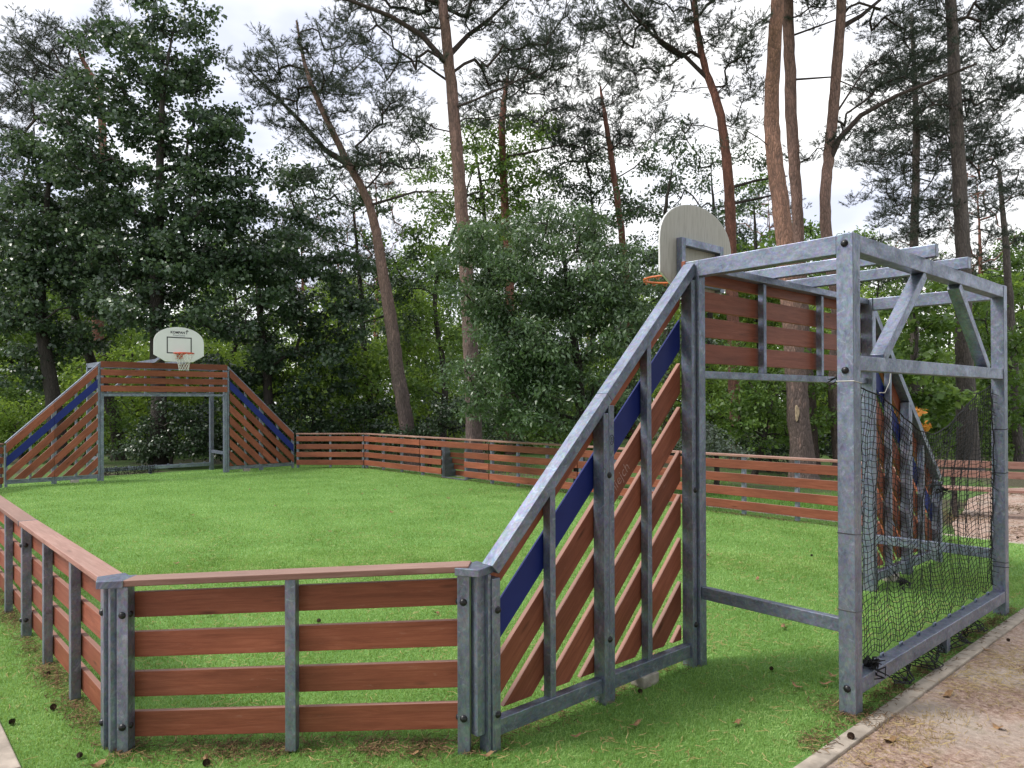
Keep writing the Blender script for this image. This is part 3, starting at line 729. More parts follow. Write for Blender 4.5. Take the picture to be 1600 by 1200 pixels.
def cap(root, c, dirs, z):
    """angled metal cap over a corner where two panels meet"""
    c = V(*c); P = []
    d1, n1, d2, n2 = (V(*q) for q in dirs)
    pts = [c-n1*.055-d1*.0-n2*.0, c+d1*.08-n1*.055, c+d1*.08+n1*.092, c+(n1+n2)*.075, c+d2*.08+n2*.092, c+d2*.08-n2*.055]
    MB().prism([(p[0], p[1], z) for p in pts], (0, 0, .042)).build('corner_cap', STEEL, root, bevel=.004)
PLX = [CDX+PL*i for i in range(6)]
nv = lambda a, b: V(b[0]-a[0], b[1]-a[1])/math.hypot(b[0]-a[0], b[1]-a[1])
corner_n = V(-CDY, CDX); corner_n /= np.linalg.norm(corner_n)
# near left corner panel
ZL = -.10
f1 = thing('slatted_fence', 'short two bay red slat fence panel in the foreground left of the near goal', 'fence', group='arena fences')
A_, B_ = (0.03, E+.045), (CDX-.01, S-.02)
fence_run(f1, A_, B_, 2, corner_n, .012, ZL)
dch = nv(A_, B_)
cap(f1, (A_[0]-.0, A_[1]), ((dch[0], dch[1]), tuple(corner_n), (0, -1), (-1, 0)), .955)
MB().bar((-.045, E+.012, -.1), (-.045, E+.012, .955), .02, .075, (1, 0, 0)).build('filler_strip', STEEL, f1, bevel=.002)
MB().bar((-.03, E+.05, .10), (-.03, E+.05, .955), .055, .055, (1, 0, 0)).build('filler_strip', STEEL, f1, bevel=.002)
MB().bar((CDX-.012, S+.030, -.15), (CDX-.012, S+.030, .955+ZL), .045, .05, (0, 1, 0)).build('filler_strip', STEEL, f1, bevel=.002)
# left long fence
f2 = thing('slatted_fence', 'long red slat fence along the left side of the court, leaving the frame', 'fence', group='arena fences')
for i in range(5):
    z0 = ZL if i < 2 else ZL*(1-(i-1)/4)
    fence_run(f2, (PLX[i]+(.03 if i == 0 else 0), S), (PLX[i+1], S), 3, (0, 1), z0, ZL if i+1 < 2 else ZL*(1-i/4), first=(i == 0), last=True)
cap(f2, (CDX+.01, S), ((1, 0), (0, 1), (-dch[0], -dch[1]), tuple(corner_n)), .955+ZL+.003)
for i in range(1, 5): MB().box((PLX[i], S+.02, .978+ZL*(1 if i < 3 else .5)), (1, 0, 0), (0, 1, 0), (0, 0, 1), .006, .071, .0195).build('joint_strip', STEEL, f2)
# right long fence, with the small goal in its middle panel
f3 = thing('slatted_fence', 'long red slat fence on the right side with a small goal opening in it', 'fence', group='arena fences')
for i in range(5):
    fence_run(f3, (PLX[i], -S), (PLX[i+1], -S), 3, (0, -1), 0, 0, skip=1 if i == 3 else None, first=(i == 0), last=True)
for i in range(1, 5): MB().box((PLX[i], -S-.02, .978), (1, 0, 0), (0, 1, 0), (0, 0, 1), .006, .071, .0195).build('joint_strip', STEEL, f3)
x0, x1 = PLX[3]+PL/3, PLX[3]+2*PL/3
for x in (x0+.012, x1-.012):
    MB().prism([(x-.003, -S-.0, .02), (x-.003, -S-.48, .02), (x-.003, -S-.20, .75), (x-.003, -S-.0, .75)], (.006, 0, 0)).build('side_plate', DSTEEL, f3, bevel=.001)
for k in range(4):
    z = .10+.155*k; y = -S-.46+.26*(z/.73)
    MB().bar((x0+.02, y, z), (x1-.02, y, z), .03, .115).build('recess_board', WOOD, f3, bevel=.003)
MB().bar((x0+.02, -S-.03, .015), (x1-.02, -S-.03, .015), .06, .03).build('recess_sill', STEEL, f3)
# remaining corner panels
f4 = thing('slatted_fence', 'short red slat corner panel right of the far goal', 'fence', group='arena fences')
fence_run(f4, (LEN-.03, -E-.045), (LEN-CDX+.01, -S+.02), 2, tuple(-corner_n))
f5 = thing('slatted_fence', 'short red slat corner panel left of the far goal, cut by the left edge', 'fence', group='arena fences')
fence_run(f5, (LEN-.03, E+.045), (LEN-CDX+.01, S-.02), 2, (-corner_n[0], corner_n[1]))
f6 = thing('slatted_fence', 'red slat corner panel behind the black net of the near goal', 'fence', group='arena fences')
fence_run(f6, (0.03, -E-.045), (CDX-.01, -S+.02), 2, (corner_n[0], -corner_n[1]))

# ------------------------------------------------------------------ bench
ba = on_ground(1462, 718, .88); bb = on_ground(1668, 724, .88)
bd_ = nv(ba, bb); bn = V(-bd_[1], bd_[0])
if bn@(CAM[:2]-ba[:2]) < 0: bn = -bn
bench = thing('park_bench', 'long pinkish red wooden park bench on the dirt behind the near goal', 'bench', (ba[0], ba[1], -.01))
bp = lambda t, o_, z: (bd_[0]*t+bn[0]*o_, bd_[1]*t+bn[1]*o_, z)
BL = float(np.linalg.norm((bb-ba)[:2]))
for z in (.83, .67): MB().bar(bp(0, -.02*(z > .7), z), bp(BL, -.02*(z > .7), z), .035, .115).build('backrest_board', RAILW, bench, bevel=.004)
for k in range(3): MB().bar(bp(0, .10+.13*k, .45), bp(BL, .10+.13*k, .45), .118, .04).build('seat_board', RAILW, bench, bevel=.004)
for t in (.25, BL-.25):
    mb = MB(); mb.bar(bp(t, .06, 0), bp(t, .0, .45), .06, .05, (bn[0], bn[1], 0)); mb.bar(bp(t, 0-.03, .42), bp(t, -.05, .88), .06, .045, (bn[0], bn[1], 0))
    mb.bar(bp(t, .36, 0), bp(t, .36, .40), .06, .05, (bn[0], bn[1], 0)); mb.bar(bp(t, .02, .40), bp(t, .42, .40), .055, .05)
    mb.build('leg', TWIG, bench, bevel=.004)

# ------------------------------------------------------------------ small litter: leaves and cones
def leaf_thing():
    mb = MB(); n = 9; P = []
    for i in range(n):
        t = 2*math.pi*i/n; rr = .5*(1+.25*math.cos(2*t))*(1+.18*math.sin(5*t))
        P.append((rr*math.cos(t), .6*rr*math.sin(t), .16*math.sin(2.1*t+1)+.02))
    for i in range(n): mb.poly([(0, 0, -.02), P[i], P[(i+1) % n]])
    mb.tube([(-.5, 0, .05), (-.85, .1, .12)], .02, 3)
    o = mb.build('fallen_leaf', DRYLEAF); return o
lp_ = leaf_thing()
spots = [(275, 880), (682, 958), (612, 800), (1245, 1072), (1045, 960), (1225, 980), (565, 772), (620, 760), (482, 772), (430, 790), (700, 778), (585, 765), (390, 765), (300, 805), (900, 1150), (992, 1132), (322, 1186), (1288, 1068), (1300, 1055), (860, 885), (1015, 1028), (645, 1178), (150, 1195), (1183, 905), (1106, 868), (330, 960), (415, 1135), (240, 1000), (515, 830), (815, 790), (735, 765), (1150, 1130), (955, 1085), (760, 1180), (1390, 1150), (1480, 1080), (1540, 1010), (1450, 1190), (1560, 1130), (1350, 1185)]
for k, (x, y) in enumerate(spots):
    o = lp_ if k == 0 else lp_.copy()
    if k: COL.objects.link(o)
    p = on_ground(x, y, 0); zg = float(gz(p[0], p[1])); p = on_ground(x, y, zg+.02)
    s = random.uniform(.05, .085); o.location = (p[0], p[1], zg+.025 if p[0] > KX0 else .0); o.scale = (s, s, s); o.rotation_euler = (random.uniform(-.3, .3), random.uniform(-.3, .3), random.uniform(0, 6.3))
    setp(o, 'small curled dry brown leaf lying on the ground', 'leaf', 'dry leaves scattered on the ground')
def cone_thing():
    mb = MB(); 
    for k in range(9):
        z = -.5+k/8; rr = .5*math.sqrt(max(.05, 1-(z*1.7+.1)**2))
        for j in range(8):
            t = 2*math.pi*(j+.5*(k % 2))/8; c = V(z, rr*.8*math.cos(t), rr*.8*math.sin(t)); o_ = V(-.25, math.cos(t), math.sin(t)); o_ /= np.linalg.norm(o_)
            e = V(0, -math.sin(t), math.cos(t)); mb.poly([c-e*.18, c+o_*.28-e*.1, c+o_*.28+e*.1, c+e*.18]); mb.poly([c+e*.18-V(.06, 0, 0), c+o_*.28-V(.06, 0, 0), c-e*.18-V(.06, 0, 0)])
    mb.tube([(-.5, 0, 0), (-.2, 0, 0), (.2, 0, 0), (.5, 0, 0)], [.12, .32, .32, .08], 8)
    return mb.build('pine_cone', CONE)
cn = cone_thing()
cspots = [(76, 1052), (83, 1105), (18, 1128), (322, 1192), (498, 970), (462, 1165), (1000, 1080), (1205, 1045), (125, 1180), (1415, 1062), (1505, 990), (1268, 868), (1590, 840), (1575, 1000), (1330, 1150)]
for k, (x, y) in enumerate(cspots):
    o = cn if k == 0 else cn.copy()
    if k: COL.objects.link(o)
    p = on_ground(x, y, -.03); zg = float(gz(p[0], p[1])); p = on_ground(x, y, zg+.02); s = random.uniform(.02, .03)
    o.location = (p[0], p[1], zg+.022); o.scale = (s, s, s); o.rotation_euler = (0, random.uniform(-.3, .3), random.uniform(0, 6.3))
    setp(o, 'small dark brown pine cone lying on the ground', 'pine cone', 'pine cones scattered on the ground')

# ------------------------------------------------------------------ trees
def tubes_np(segs, n=5):
    """segs: array (m,8): ax ay az bx by bz ra rb"""
    a, b, ra, rb = segs[:, :3], segs[:, 3:6], segs[:, 6:7], segs[:, 7:8]
    d = b-a; d /= np.linalg.norm(d, axis=1, keepdims=True)+1e-9
    ref = np.where(np.abs(d[:, 2:3]) > .9, V(1, 0, 0), V(0, 0, 1)); u = np.cross(d, ref); u /= np.linalg.norm(u, axis=1, keepdims=True)+1e-9
    w = np.cross(d, u); m = len(segs); t = np.arange(n)*2*np.pi/n
    ca, sa = np.cos(t)[None, :, None], np.sin(t)[None, :, None]
    off = ca*u[:, None]+sa*w[:, None]
    A = a[:, None]+off*ra[:, None]; B = (b+d*rb*.3)[:, None]+off*rb[:, None]
    v = np.concatenate([A, B], 1).reshape(-1, 3)
    k = np.arange(m)[:, None]*2*n; j = np.arange(n)[None]; j2 = (j+1) % n
    f = np.stack([k+j, k+j2, k+n+j2, k+n+j], -1).reshape(-1, 4)
    return v, f
def trunk_mesh(pts, rs, n=14, rnd=None, flare=True):
    """smooth trunk through the points, with a root flare and slight irregularity"""
    pts = np.array(pts, float); rs = np.array(rs, float)
    L_ = np.concatenate([[0], np.cumsum(np.linalg.norm(np.diff(pts, axis=0), axis=1))]); m = max(12, int(L_[-1]/.22))
    s = np.linspace(0, L_[-1], m)
    def cr(c):                                  # smooth interpolation
        g = np.gradient(c, L_, axis=0) if c.ndim == 1 else np.stack([np.gradient(c[:, k], L_) for k in range(c.shape[1])], -1)
        i = np.clip(np.searchsorted(L_, s, 'right')-1, 0, len(L_)-2); h = (L_[i+1]-L_[i]); t = (s-L_[i])/h
        if c.ndim > 1: h = h[:, None]; t = t[:, None]
        return (2*t**3-3*t**2+1)*c[i]+(t**3-2*t**2+t)*h*g[i]+(-2*t**3+3*t**2)*c[i+1]+(t**3-t**2)*h*g[i+1]
    P = cr(pts); R = np.interp(s, L_, rs)
    if flare: R = R*(1+.45*np.exp(-s/.28))
    P[1:-1, :2] += rnd.normal(0, .008, (m-2, 2))
    d = np.gradient(P, axis=0); d /= np.linalg.norm(d, axis=1, keepdims=True)
    u = np.cross(d, V(0, 1, 0)); u /= np.linalg.norm(u, axis=1, keepdims=True); w = np.cross(d, u)
    t = np.arange(n)*2*np.pi/n; ph = rnd.uniform(0, 6, 4)
    rr = R[:, None]*(1+.05*np.sin(2*t+ph[0]+s[:, None]*.7)+.035*np.sin(5*t+ph[1]+s[:, None]*2.1)+rnd.normal(0, .025, (m, n)))
    v = (P[:, None]+rr[:, :, None]*(np.cos(t)[None, :, None]*u[:, None]+np.sin(t)[None, :, None]*w[:, None])).reshape(-1, 3)
    i, j = np.meshgrid(np.arange(m-1), np.arange(n), indexing='ij'); i, j = i.ravel(), j.ravel()
    f = np.stack([i*n+j, i*n+(j+1) % n, (i+1)*n+(j+1) % n, (i+1)*n+j], -1)
    return v, f, P, R
def skeleton(P, R, targets, rnd, wig=.12, step=.35, up=.35, zmin=0, droop=0.):
    """grow limbs from the trunk nodes to every foliage cluster; returns segments and the twig ends"""
    nodes = [p for p in P]; par = [-1]+list(range(len(P)-1)); load = np.zeros(len(P)).tolist()
    ntr = len(P)
    arr = np.zeros((len(P)+len(targets)*40, 3)); arr[:len(P)] = P; cnt = len(P)
    first_ok = int(np.argmax(P[:, 2] >= zmin)) if (P[:, 2] >= zmin).any() else 0
    ax = P[-1]
    d0 = np.min(np.linalg.norm(targets[:, None]-P[None, first_ok:], axis=2), axis=1)
    ends = np.zeros(len(targets), int)
    for ti in np.argsort(d0):
        tgt = targets[ti]; A = arr[first_ok:cnt]; dv = tgt-A; ds = np.linalg.norm(dv, axis=1)
        cost = ds+up*np.maximum(0, A[:, 2]-tgt[2]+.25*np.linalg.norm(dv[:, :2], axis=1))*1.5
        cost[:ntr-first_ok] *= 1.05
        k = int(np.argmin(cost))+first_ok
        p0 = arr[k]; ln = np.linalg.norm(tgt-p0); m = min(30, max(1, int(round(ln/step))))
        prev = k; side = rnd.normal(0, 1, 3)*wig*ln
        for q in range(1, m+1):
            t = q/m; p = p0+(tgt-p0)*t+side*math.sin(math.pi*t)*.6+V(0, 0, 1)*ln*(.10-droop)*math.sin(math.pi*t)
            if q < m: p = p+rnd.normal(0, 1, 3)*step*wig
            arr[cnt] = p; nodes.append(p); par.append(prev); load.append(0); prev = cnt; cnt += 1
        ends[ti] = prev
    load = np.zeros(cnt); load[ends] = 1; par = np.array(par)
    for i in range(cnt-1, ntr-1, -1): load[par[i]] += load[i]
    return arr[:cnt], par, load, ends, ntr
def limb_segments(arr, par, load, ntr, tip, exp, rmax):
    i = np.arange(ntr, len(arr)); rb = tip*np.maximum(load[i], 1)**exp
    pl = np.where(par[i] < ntr, load[i], load[par[i]]); ra = tip*np.maximum(pl, 1)**exp
    ra = np.minimum(ra, rb*1.25+.004)
    lim = rmax
    return np.concatenate([arr[par[i]], arr[i], np.minimum(ra, lim)[:, None], np.minimum(rb, lim)[:, None]], 1)
def leaf_quads(C, cnt, spread, size, rnd, flat=.55, narrow=.5, upb=.8, jit=1.0):
    n = len(C)*cnt; c = np.repeat(C, cnt, 0)
    d = rnd.normal(0, 1, (n, 3)); d /= np.linalg.norm(d, axis=1, keepdims=True); r = rnd.uniform(0, 1, n)**.5
    p = c+d*r[:, None]*spread*np.array([1, 1, flat])*rnd.uniform(.8, 1.2, (n, 1))
    nr = rnd.normal(0, 1, (n, 3))*.75+V(0, 0, upb); nr /= np.linalg.norm(nr, axis=1, keepdims=True)
    t = rnd.normal(0, 1, (n, 3)); t -= nr*np.sum(t*nr, 1, keepdims=True); t /= np.linalg.norm(t, axis=1, keepdims=True)
    t[:, 2] -= .25; s = np.cross(nr, t); L_ = size*rnd.uniform(.6, 1.3, (n, 1)); w = L_*narrow*.5
    v = np.stack([p, p+t*L_*.45+s*w+nr*L_*.06, p+t*L_, p+t*L_*.45-s*w+nr*L_*.06], 1).reshape(-1, 3)
    return v, np.arange(4*n).reshape(n, 4)
def needle_tris(C, ntuft, spread, nn, ln, wd, rnd, flat=.4):
    n = len(C)*ntuft; c = np.repeat(C, ntuft, 0)
    d = rnd.normal(0, 1, (n, 3)); d /= np.linalg.norm(d, axis=1, keepdims=True)
    p = c+d*(rnd.uniform(0, 1, (n, 1))**.5)*spread*np.array([1, 1, flat])
    ax = d*np.array([1, 1, .5])+V(0, 0, .55); ax /= np.linalg.norm(ax, axis=1, keepdims=True)
    P = np.repeat(p, nn, 0); A = np.repeat(ax, nn, 0); m = len(P)
    P = P+A*rnd.uniform(-.09, .09, (m, 1))
    q = A+rnd.normal(0, .62, (m, 3)); q /= np.linalg.norm(q, axis=1, keepdims=True)
    s = np.cross(q, rnd.normal(0, 1, (m, 3))); s /= np.linalg.norm(s, axis=1, keepdims=True)
    L_ = ln*rnd.uniform(.6, 1.25, (m, 1))
    v = np.stack([P-s*wd, P+s*wd, P+q*L_], 1).reshape(-1, 3)
    return v, np.arange(3*m).reshape(m, 3)
def lobe_points(lobes, D0, sp, rnd, hollow=.3):
    """lobes: (px, py, rx_px, ry_px[, D, depth_m]) crown masses measured against the photographer's distance D"""
    out_ = []
    for lb in lobes:
        px, py, rx, ry = lb[:4]; D = lb[4] if len(lb) > 4 and lb[4] else D0
        ppm = FPX/D; a, b = rx/ppm, ry/ppm; dp = lb[5] if len(lb) > 5 else min(3.2, max(1.0, (a*b)**.5*.95))
        n = max(3, int(4.19*a*b*dp/sp**3*.62)); c = at(px, py, D)
        u = rnd.normal(0, 1, (n, 3)); u /= np.linalg.norm(u, axis=1, keepdims=True); r = (hollow+(1-hollow)*rnd.uniform(0, 1, n)**.6)[:, None]
        q = u*r*rnd.uniform(.85, 1.12, (n, 1))
        out_.append(c+q[:, :1]*a*RT+q[:, 1:2]*b*UP+q[:, 2:]*dp*FW)
    P = np.concatenate(out_); return P[P[:, 2] > .25]
GBASE = -.07
def plant(name, label, cat, trunk, D, rs, lobes, bark, leafm, kind='leaf', sp=.8, seed=0, group=None, cnt=110, spread=.55, size=.12,
          narrow=.5, limbm=None, tip=.010, exp=.46, rmax=.12, wig=.12, zmin=1.5, up=.35, nn=16, ln=.13, wd=.0055, flat=.5, extra=None, ground=True, upb=.8, droop=0., hollow=.3):
    rnd = np.random.default_rng(seed)
    pts = [at(x, y, D) for x, y in trunk]
    if ground:
        d = pts[1]-pts[0]
        g0 = pts[0].copy(); g0[2] = GBASE-.1
        g0[:2] = pts[0][:2]
        if pts[0][2] < .45: pts[0] = g0
        else: pts = [g0]+pts; rs = [rs[0]]+list(rs)
    rs = np.interp(np.linspace(0, 1, len(pts)), np.linspace(0, 1, len(rs)), rs) if len(rs) != len(pts) else rs
    if len(pts) > 2:                       # real trunks bend in depth too
        for k in range(2, len(pts)): pts[k] = pts[k]+FW*rnd.normal(0, .18)
    tv, tf, P, R = trunk_mesh(pts, rs, 14, rnd)
    base = V(P[0][0], P[0][1], GBASE)
    root = thing(name, label, cat, tuple(base), group=group)
    tgt = lobe_points(lobes, D, sp, rnd, hollow)
    arr, par, load, ends, ntr = skeleton(P, R, tgt, rnd, wig, .35, up, zmin, droop)
    segs = limb_segments(arr, par, load, ntr, tip, exp, rmax)
    k = [tv], [tf]
    lv, lf = tubes_np(segs, 5)
    if extra is not None:
        e = []
        for pl, r0, r1 in extra:
            q = [at(x, y, D+dz) for x, y, dz in pl]; m = len(q)-1
            q0 = P[np.argmin(np.linalg.norm((P-q[0])*np.array([.3, .3, 1]), axis=1))]; dq = q0-q[0]
            q = [p+dq*max(0, 1-i_/2) for i_, p in enumerate(q)]
            for i in range(m):
                for h in range(4):
                    f0, f1 = h/4, (h+1)/4
                    a = q[i]*(1-f0)+q[i+1]*f0; b = q[i]*(1-f1)+q[i+1]*f1; t0 = (i+f0)/m; t1 = (i+f1)/m
                    e.append([*a, *b, r0+(r1-r0)*t0, r0+(r1-r0)*t1])
        ev, ef = tubes_np(np.array(e), 7); lf = np.concatenate([lf, ef+len(lv)]); lv = np.concatenate([lv, ev])
    np_mesh('trunk', np.concatenate([tv, lv]), np.concatenate([tf, lf+len(tv)]), bark, root, True, tuple(base), limbm or bark, len(tf))
    if kind == 'leaf': v, f = leaf_quads(tgt, cnt, spread, size, rnd, flat, narrow, upb)
    else: v, f = needle_tris(tgt, cnt, spread, nn, ln, wd, rnd, flat)
    np_mesh('crown', v, f, leafm, root, False, tuple(base))
    return root
NP = dict(kind='needle', sp=.47, cnt=15, spread=.36, nn=22, ln=.105, wd=.0062, tip=.0075, exp=.44, wig=.16, limbm=TWIG, rmax=.10, zmin=3.2, up=.2)
GP = 'tall pines behind the court'
plant('pine_tree', 'leaning pine with grey brown forked trunk right of the big oaks', 'pine tree', [(648, 715), (626, 610), (600, 440), (572, 310), (536, 240), (495, 150), (470, 80), (462, 30)], 22,
      [.24, .21, .17, .13, .105, .075, .05, .03], [(465, 105, 95, 55), (405, 120, 55, 45), (560, 150, 90, 50), (600, 235, 80, 40), (475, 205, 75, 40), (550, 60, 60, 35), (420, 170, 50, 30), (540, 270, 70, 30), (640, 180, 40, 30)],
      BARKP, PINEN, seed=1, group=GP, extra=[([(548, 258, 0), (510, 235, .3), (470, 190, .5), (430, 150, .6), (390, 110, .6)], .10, .03), ([(560, 318, 0), (640, 298, -.6), (700, 300, -1)], .045, .015)], **NP)
plant('pine_tree', 'tall straight pine with thick pinkish trunk standing behind the small goal opening', 'pine tree', [(743, 722), (738, 600), (730, 440), (716, 260), (705, 130), (695, 30), (690, -60), (700, -200)], 20,
      [.235, .205, .195, .175, .15, .12, .09, .05], [(590, 20, 110, 40), (760, 15, 90, 45), (845, 80, 65, 45), (680, -90, 200, 80), (890, 40, 60, 45), (640, 90, 70, 22), (790, 180, 50, 22), (640, 200, 60, 22), (660, 30, 70, 40), (780, 110, 60, 28), (560, 110, 50, 25), (560, -60, 90, 60), (830, -40, 90, 50)],
      BARKP, PINEN, seed=2, group=GP, extra=[([(703, 112, 0), (660, 60, -.3), (610, 25, -.6), (545, 0, -1), (480, -20, -1.2)], .085, .03), ([(706, 100, 0), (735, 60, .3), (765, 30, .4), (800, -5, .5)], .08, .03), ([(718, 175, 0), (745, 160, -.4), (790, 135, -.6), (840, 110, -.8)], .04, .015), ([(706, 130, 0), (655, 95, .6), (600, 100, .9), (560, 85, 1)], .035, .012)], **NP)
plant('pine_tree', 'slim bright orange pine trunk behind the bushy narrow leaved tree', 'pine tree', [(797, 690), (794, 410), (788, 300), (785, 190), (793, 120)], 27, [.17, .165, .155, .12, .06],
      [(785, 135, 75, 40), (850, 110, 70, 45), (870, 185, 60, 40), (740, 180, 50, 30), (820, 60, 60, 40)], BARKR, PINED, seed=3, group=GP, extra=[([(790, 250, 0), (830, 240, 0), (880, 225, .3)], .06, .02)], **NP)
plant('pine_tree', 'small thin red pine with compact crown left of the near hoop', 'pine tree', [(990, 690), (975, 400), (962, 300), (948, 200), (940, 130)], 28, [.16, .14, .12, .09, .04],
      [(940, 150, 65, 40), (895, 195, 60, 35), (1000, 205, 60, 35), (930, 225, 80, 25), (960, 110, 40, 25)], BARKR, PINED, seed=4, group=GP, **NP)
plant('pine_tree', 'curving red pine rising directly behind the near hoop board', 'pine tree', [(1150, 720), (1143, 430), (1137, 310), (1120, 180), (1098, 95), (1086, 0), (1085, -90)], 21, [.19, .155, .14, .12, .10, .07, .04],
      [(990, 50, 80, 45), (1030, 125, 60, 30), (1050, 0, 90, 45), (1150, 60, 50, 50), (1110, -100, 150, 70), (960, 10, 60, 35), (1060, 200, 40, 20), (1170, 170, 40, 25), (1090, 60, 60, 35), (940, 60, 50, 35), (1160, 120, 50, 30), (1000, 100, 50, 25)], BARKR, PINEN, seed=5, group=GP,
      extra=[([(1108, 130, 0), (1070, 90, 0), (1020, 55, -.2), (985, 15, -.4), (955, -20, -.5)], .065, .025), ([(1137, 300, 0), (1180, 285, .4), (1230, 275, .6)], .05, .02), ([(1135, 320, 0), (1175, 312, .4), (1230, 300, .3)], .05, .02)], **NP)
plant('pine_tree', 'massive orange barked pine with a pale bark wound seen through the near goal mouth', 'pine tree', [(1256, 755), (1243, 580), (1228, 350), (1213, 180), (1203, 0), (1197, -220)], 18, [.28, .25, .205, .175, .155, .09],
      [(1200, -200, 230, 110), (1150, 215, 40, 18), (1100, -60, 120, 60), (1320, -80, 120, 70), (1170, 60, 40, 30)], BARKW, PINEN, seed=6, group=GP, **NP)
def wound():
    big = [o for o in bpy.data.objects if o.get('label', '').startswith('massive orange')][0]
    c = at(1246, 645, 18-.262); nn = -FW; P = []
    for i in range(14):
        t = 2*math.pi*i/14; rr = 1+.18*math.sin(3*t+1)
        x, z = .045*math.cos(t)*rr, .19*math.sin(t)*rr
        P.append(c+RT*x+UP*z)
    MB().prism([p+FW*.05 for p in P], -FW*.055).build('bark_wound', simple('bare_wood', (.40, .31, .21), .85, 0, .35, 14), None, bevel=.008)
    o = bpy.data.objects['bark_wound']; o.parent = big; o.matrix_parent_inverse = Matrix.Translation(big.location).inverted()
wound()
plant('pine_tree', 'slender pine trunk close behind the massive orange pine', 'pine tree', [(1272, 745), (1258, 560), (1247, 350), (1238, 180), (1230, 0), (1226, -220)], 19.5, [.17, .16, .15, .145, .13, .07],
      [(1230, -180, 170, 90), (1290, 20, 50, 30), (1280, 230, 40, 25)], BARKP, PINEN, seed=7, group=GP, extra=[([(1236, 60, 0), (1300, 35, .3), (1350, 15, .5)], .03, .012), ([(1240, 120, 0), (1300, 118, -.3), (1370, 150, -.5)], .03, .01)], **NP)
plant('pine_tree', 'red brown pine with a kinked trunk and one long rising side limb', 'pine tree', [(1318, 745), (1305, 600), (1300, 480), (1286, 385), (1283, 335), (1297, 210), (1303, 0), (1305, -200)], 19, [.19, .17, .16, .145, .14, .13, .11, .06],
      [(1400, 40, 60, 40), (1300, -160, 170, 90), (1450, 80, 60, 40), (1400, 150, 60, 30), (1350, 200, 50, 25)], BARKP, PINED, seed=8, group=GP,
      extra=[([(1292, 250, 0), (1310, 215, -.2), (1345, 180, -.4), (1400, 150, -.6), (1460, 125, -.8), (1525, 100, -1)], .085, .03), ([(1300, 55, 0), (1340, 30, .2), (1375, 0, .3)], .07, .04), ([(1298, 190, 0), (1350, 110, .4), (1420, 60, .8)], .03, .012)], **NP)
ND = dict(NP); ND.update(sp=.48, cnt=15, zmin=3.0, up=.1, wig=.08)
plant('pine_tree', 'dark dense conifer with thin straight stem left of the grey trunked pine', 'pine tree', [(1431, 725), (1428, 400), (1428, 200), (1425, 20)], 26, [.17, .14, .11, .05],
      [(1430, 60, 70, 50), (1430, 140, 100, 50), (1425, 220, 110, 50), (1420, 300, 95, 42), (1390, 370, 60, 22), (1470, 350, 60, 25), (1480, 200, 70, 50), (1350, 250, 50, 25), (1360, 120, 50, 30), (1500, 110, 60, 50), (1400, 430, 60, 20)], BARKG, PINED, seed=9, group=GP, **ND)
ND2 = dict(ND); ND2.update(wig=.07, cnt=13)
plant('pine_tree', 'grey trunked pine with many thin level branches at the right', 'pine tree', [(1516, 735), (1508, 600), (1497, 400), (1490, 200), (1480, 0), (1476, -160)], 20, [.27, .23, .19, .16, .13, .08],
      [(1540, 170, 80, 50), (1430, 250, 60, 25), (1545, 60, 70, 50), (1440, 330, 70, 25), (1555, 290, 50, 35), (1500, 0, 110, 50), (1480, -110, 150, 60), (1430, 420, 60, 20), (1550, 380, 50, 20), (1400, 180, 50, 25), (1590, 120, 60, 60), (1580, 30, 60, 50), (1530, 240, 60, 30), (1390, 100, 60, 25), (1590, 220, 40, 30)], BARKG, PINED, seed=10, group=GP, **ND2)
plant('pine_tree', 'thin dark pine with bare leaning trunk at the right edge of the photo', 'pine tree', [(1594, 725), (1585, 600), (1573, 400), (1570, 260)], 22, [.14, .12, .10, .05],
      [(1565, 220, 50, 40), (1590, 300, 50, 25), (1530, 330, 35, 20), (1580, 150, 40, 30)], BARKG, PINED, seed=11, group=GP, **ND)
plant('pine_tree', 'pale crowned pine rising behind the oaks at the upper left corner', 'pine tree', [(160, 700), (150, 400), (147, 130), (120, 80)], 29, [.24, .2, .13, .06],
      [(45, 95, 65, 50), (85, 165, 65, 35), (10, 190, 60, 50), (110, 60, 60, 30), (0, 290, 50, 60), (170, 30, 50, 30), (60, 60, 60, 40), (20, 130, 60, 40), (120, 130, 50, 35)], BARKR, PINEN, seed=12, group=GP,
      extra=[([(150, 130, 0), (110, 125, 0), (60, 95, 0), (20, 60, 0)], .09, .03)], **NP)

NL = dict(kind='leaf', sp=.62, cnt=125, spread=.50, size=.13, narrow=.75, tip=.011, exp=.46, rmax=.13, zmin=1.8, limbm=BARKO, flat=.5)
GO = 'dark oaks left of the leaning pine'
plant('oak_tree', 'dark leaning oak at the far left edge behind the far goal wing', 'oak tree', [(95, 720), (80, 600), (62, 500), (60, 380), (90, 250)], 23, [.25, .22, .18, .13, .03],
      [(60, 330, 90, 70), (110, 430, 90, 60), (20, 470, 70, 60), (100, 240, 70, 55), (0, 380, 60, 60), (60, 545, 80, 25), (150, 330, 60, 50), (40, 240, 50, 40), (60, 400, 90, 60), (30, 590, 60, 20), (130, 500, 80, 40)], BARKO, OAKL, seed=21, group=GO, **NL)
plant('oak_tree', 'slanting dark oak stem crossing behind the left part of the far goal', 'oak tree', [(185, 690), (170, 610), (140, 545), (120, 470), (140, 360)], 25, [.2, .18, .15, .12, .07],
      [(150, 340, 80, 60), (180, 460, 80, 50), (130, 530, 60, 25)], BARKO, OAKL, seed=22, group=GO, **NL)
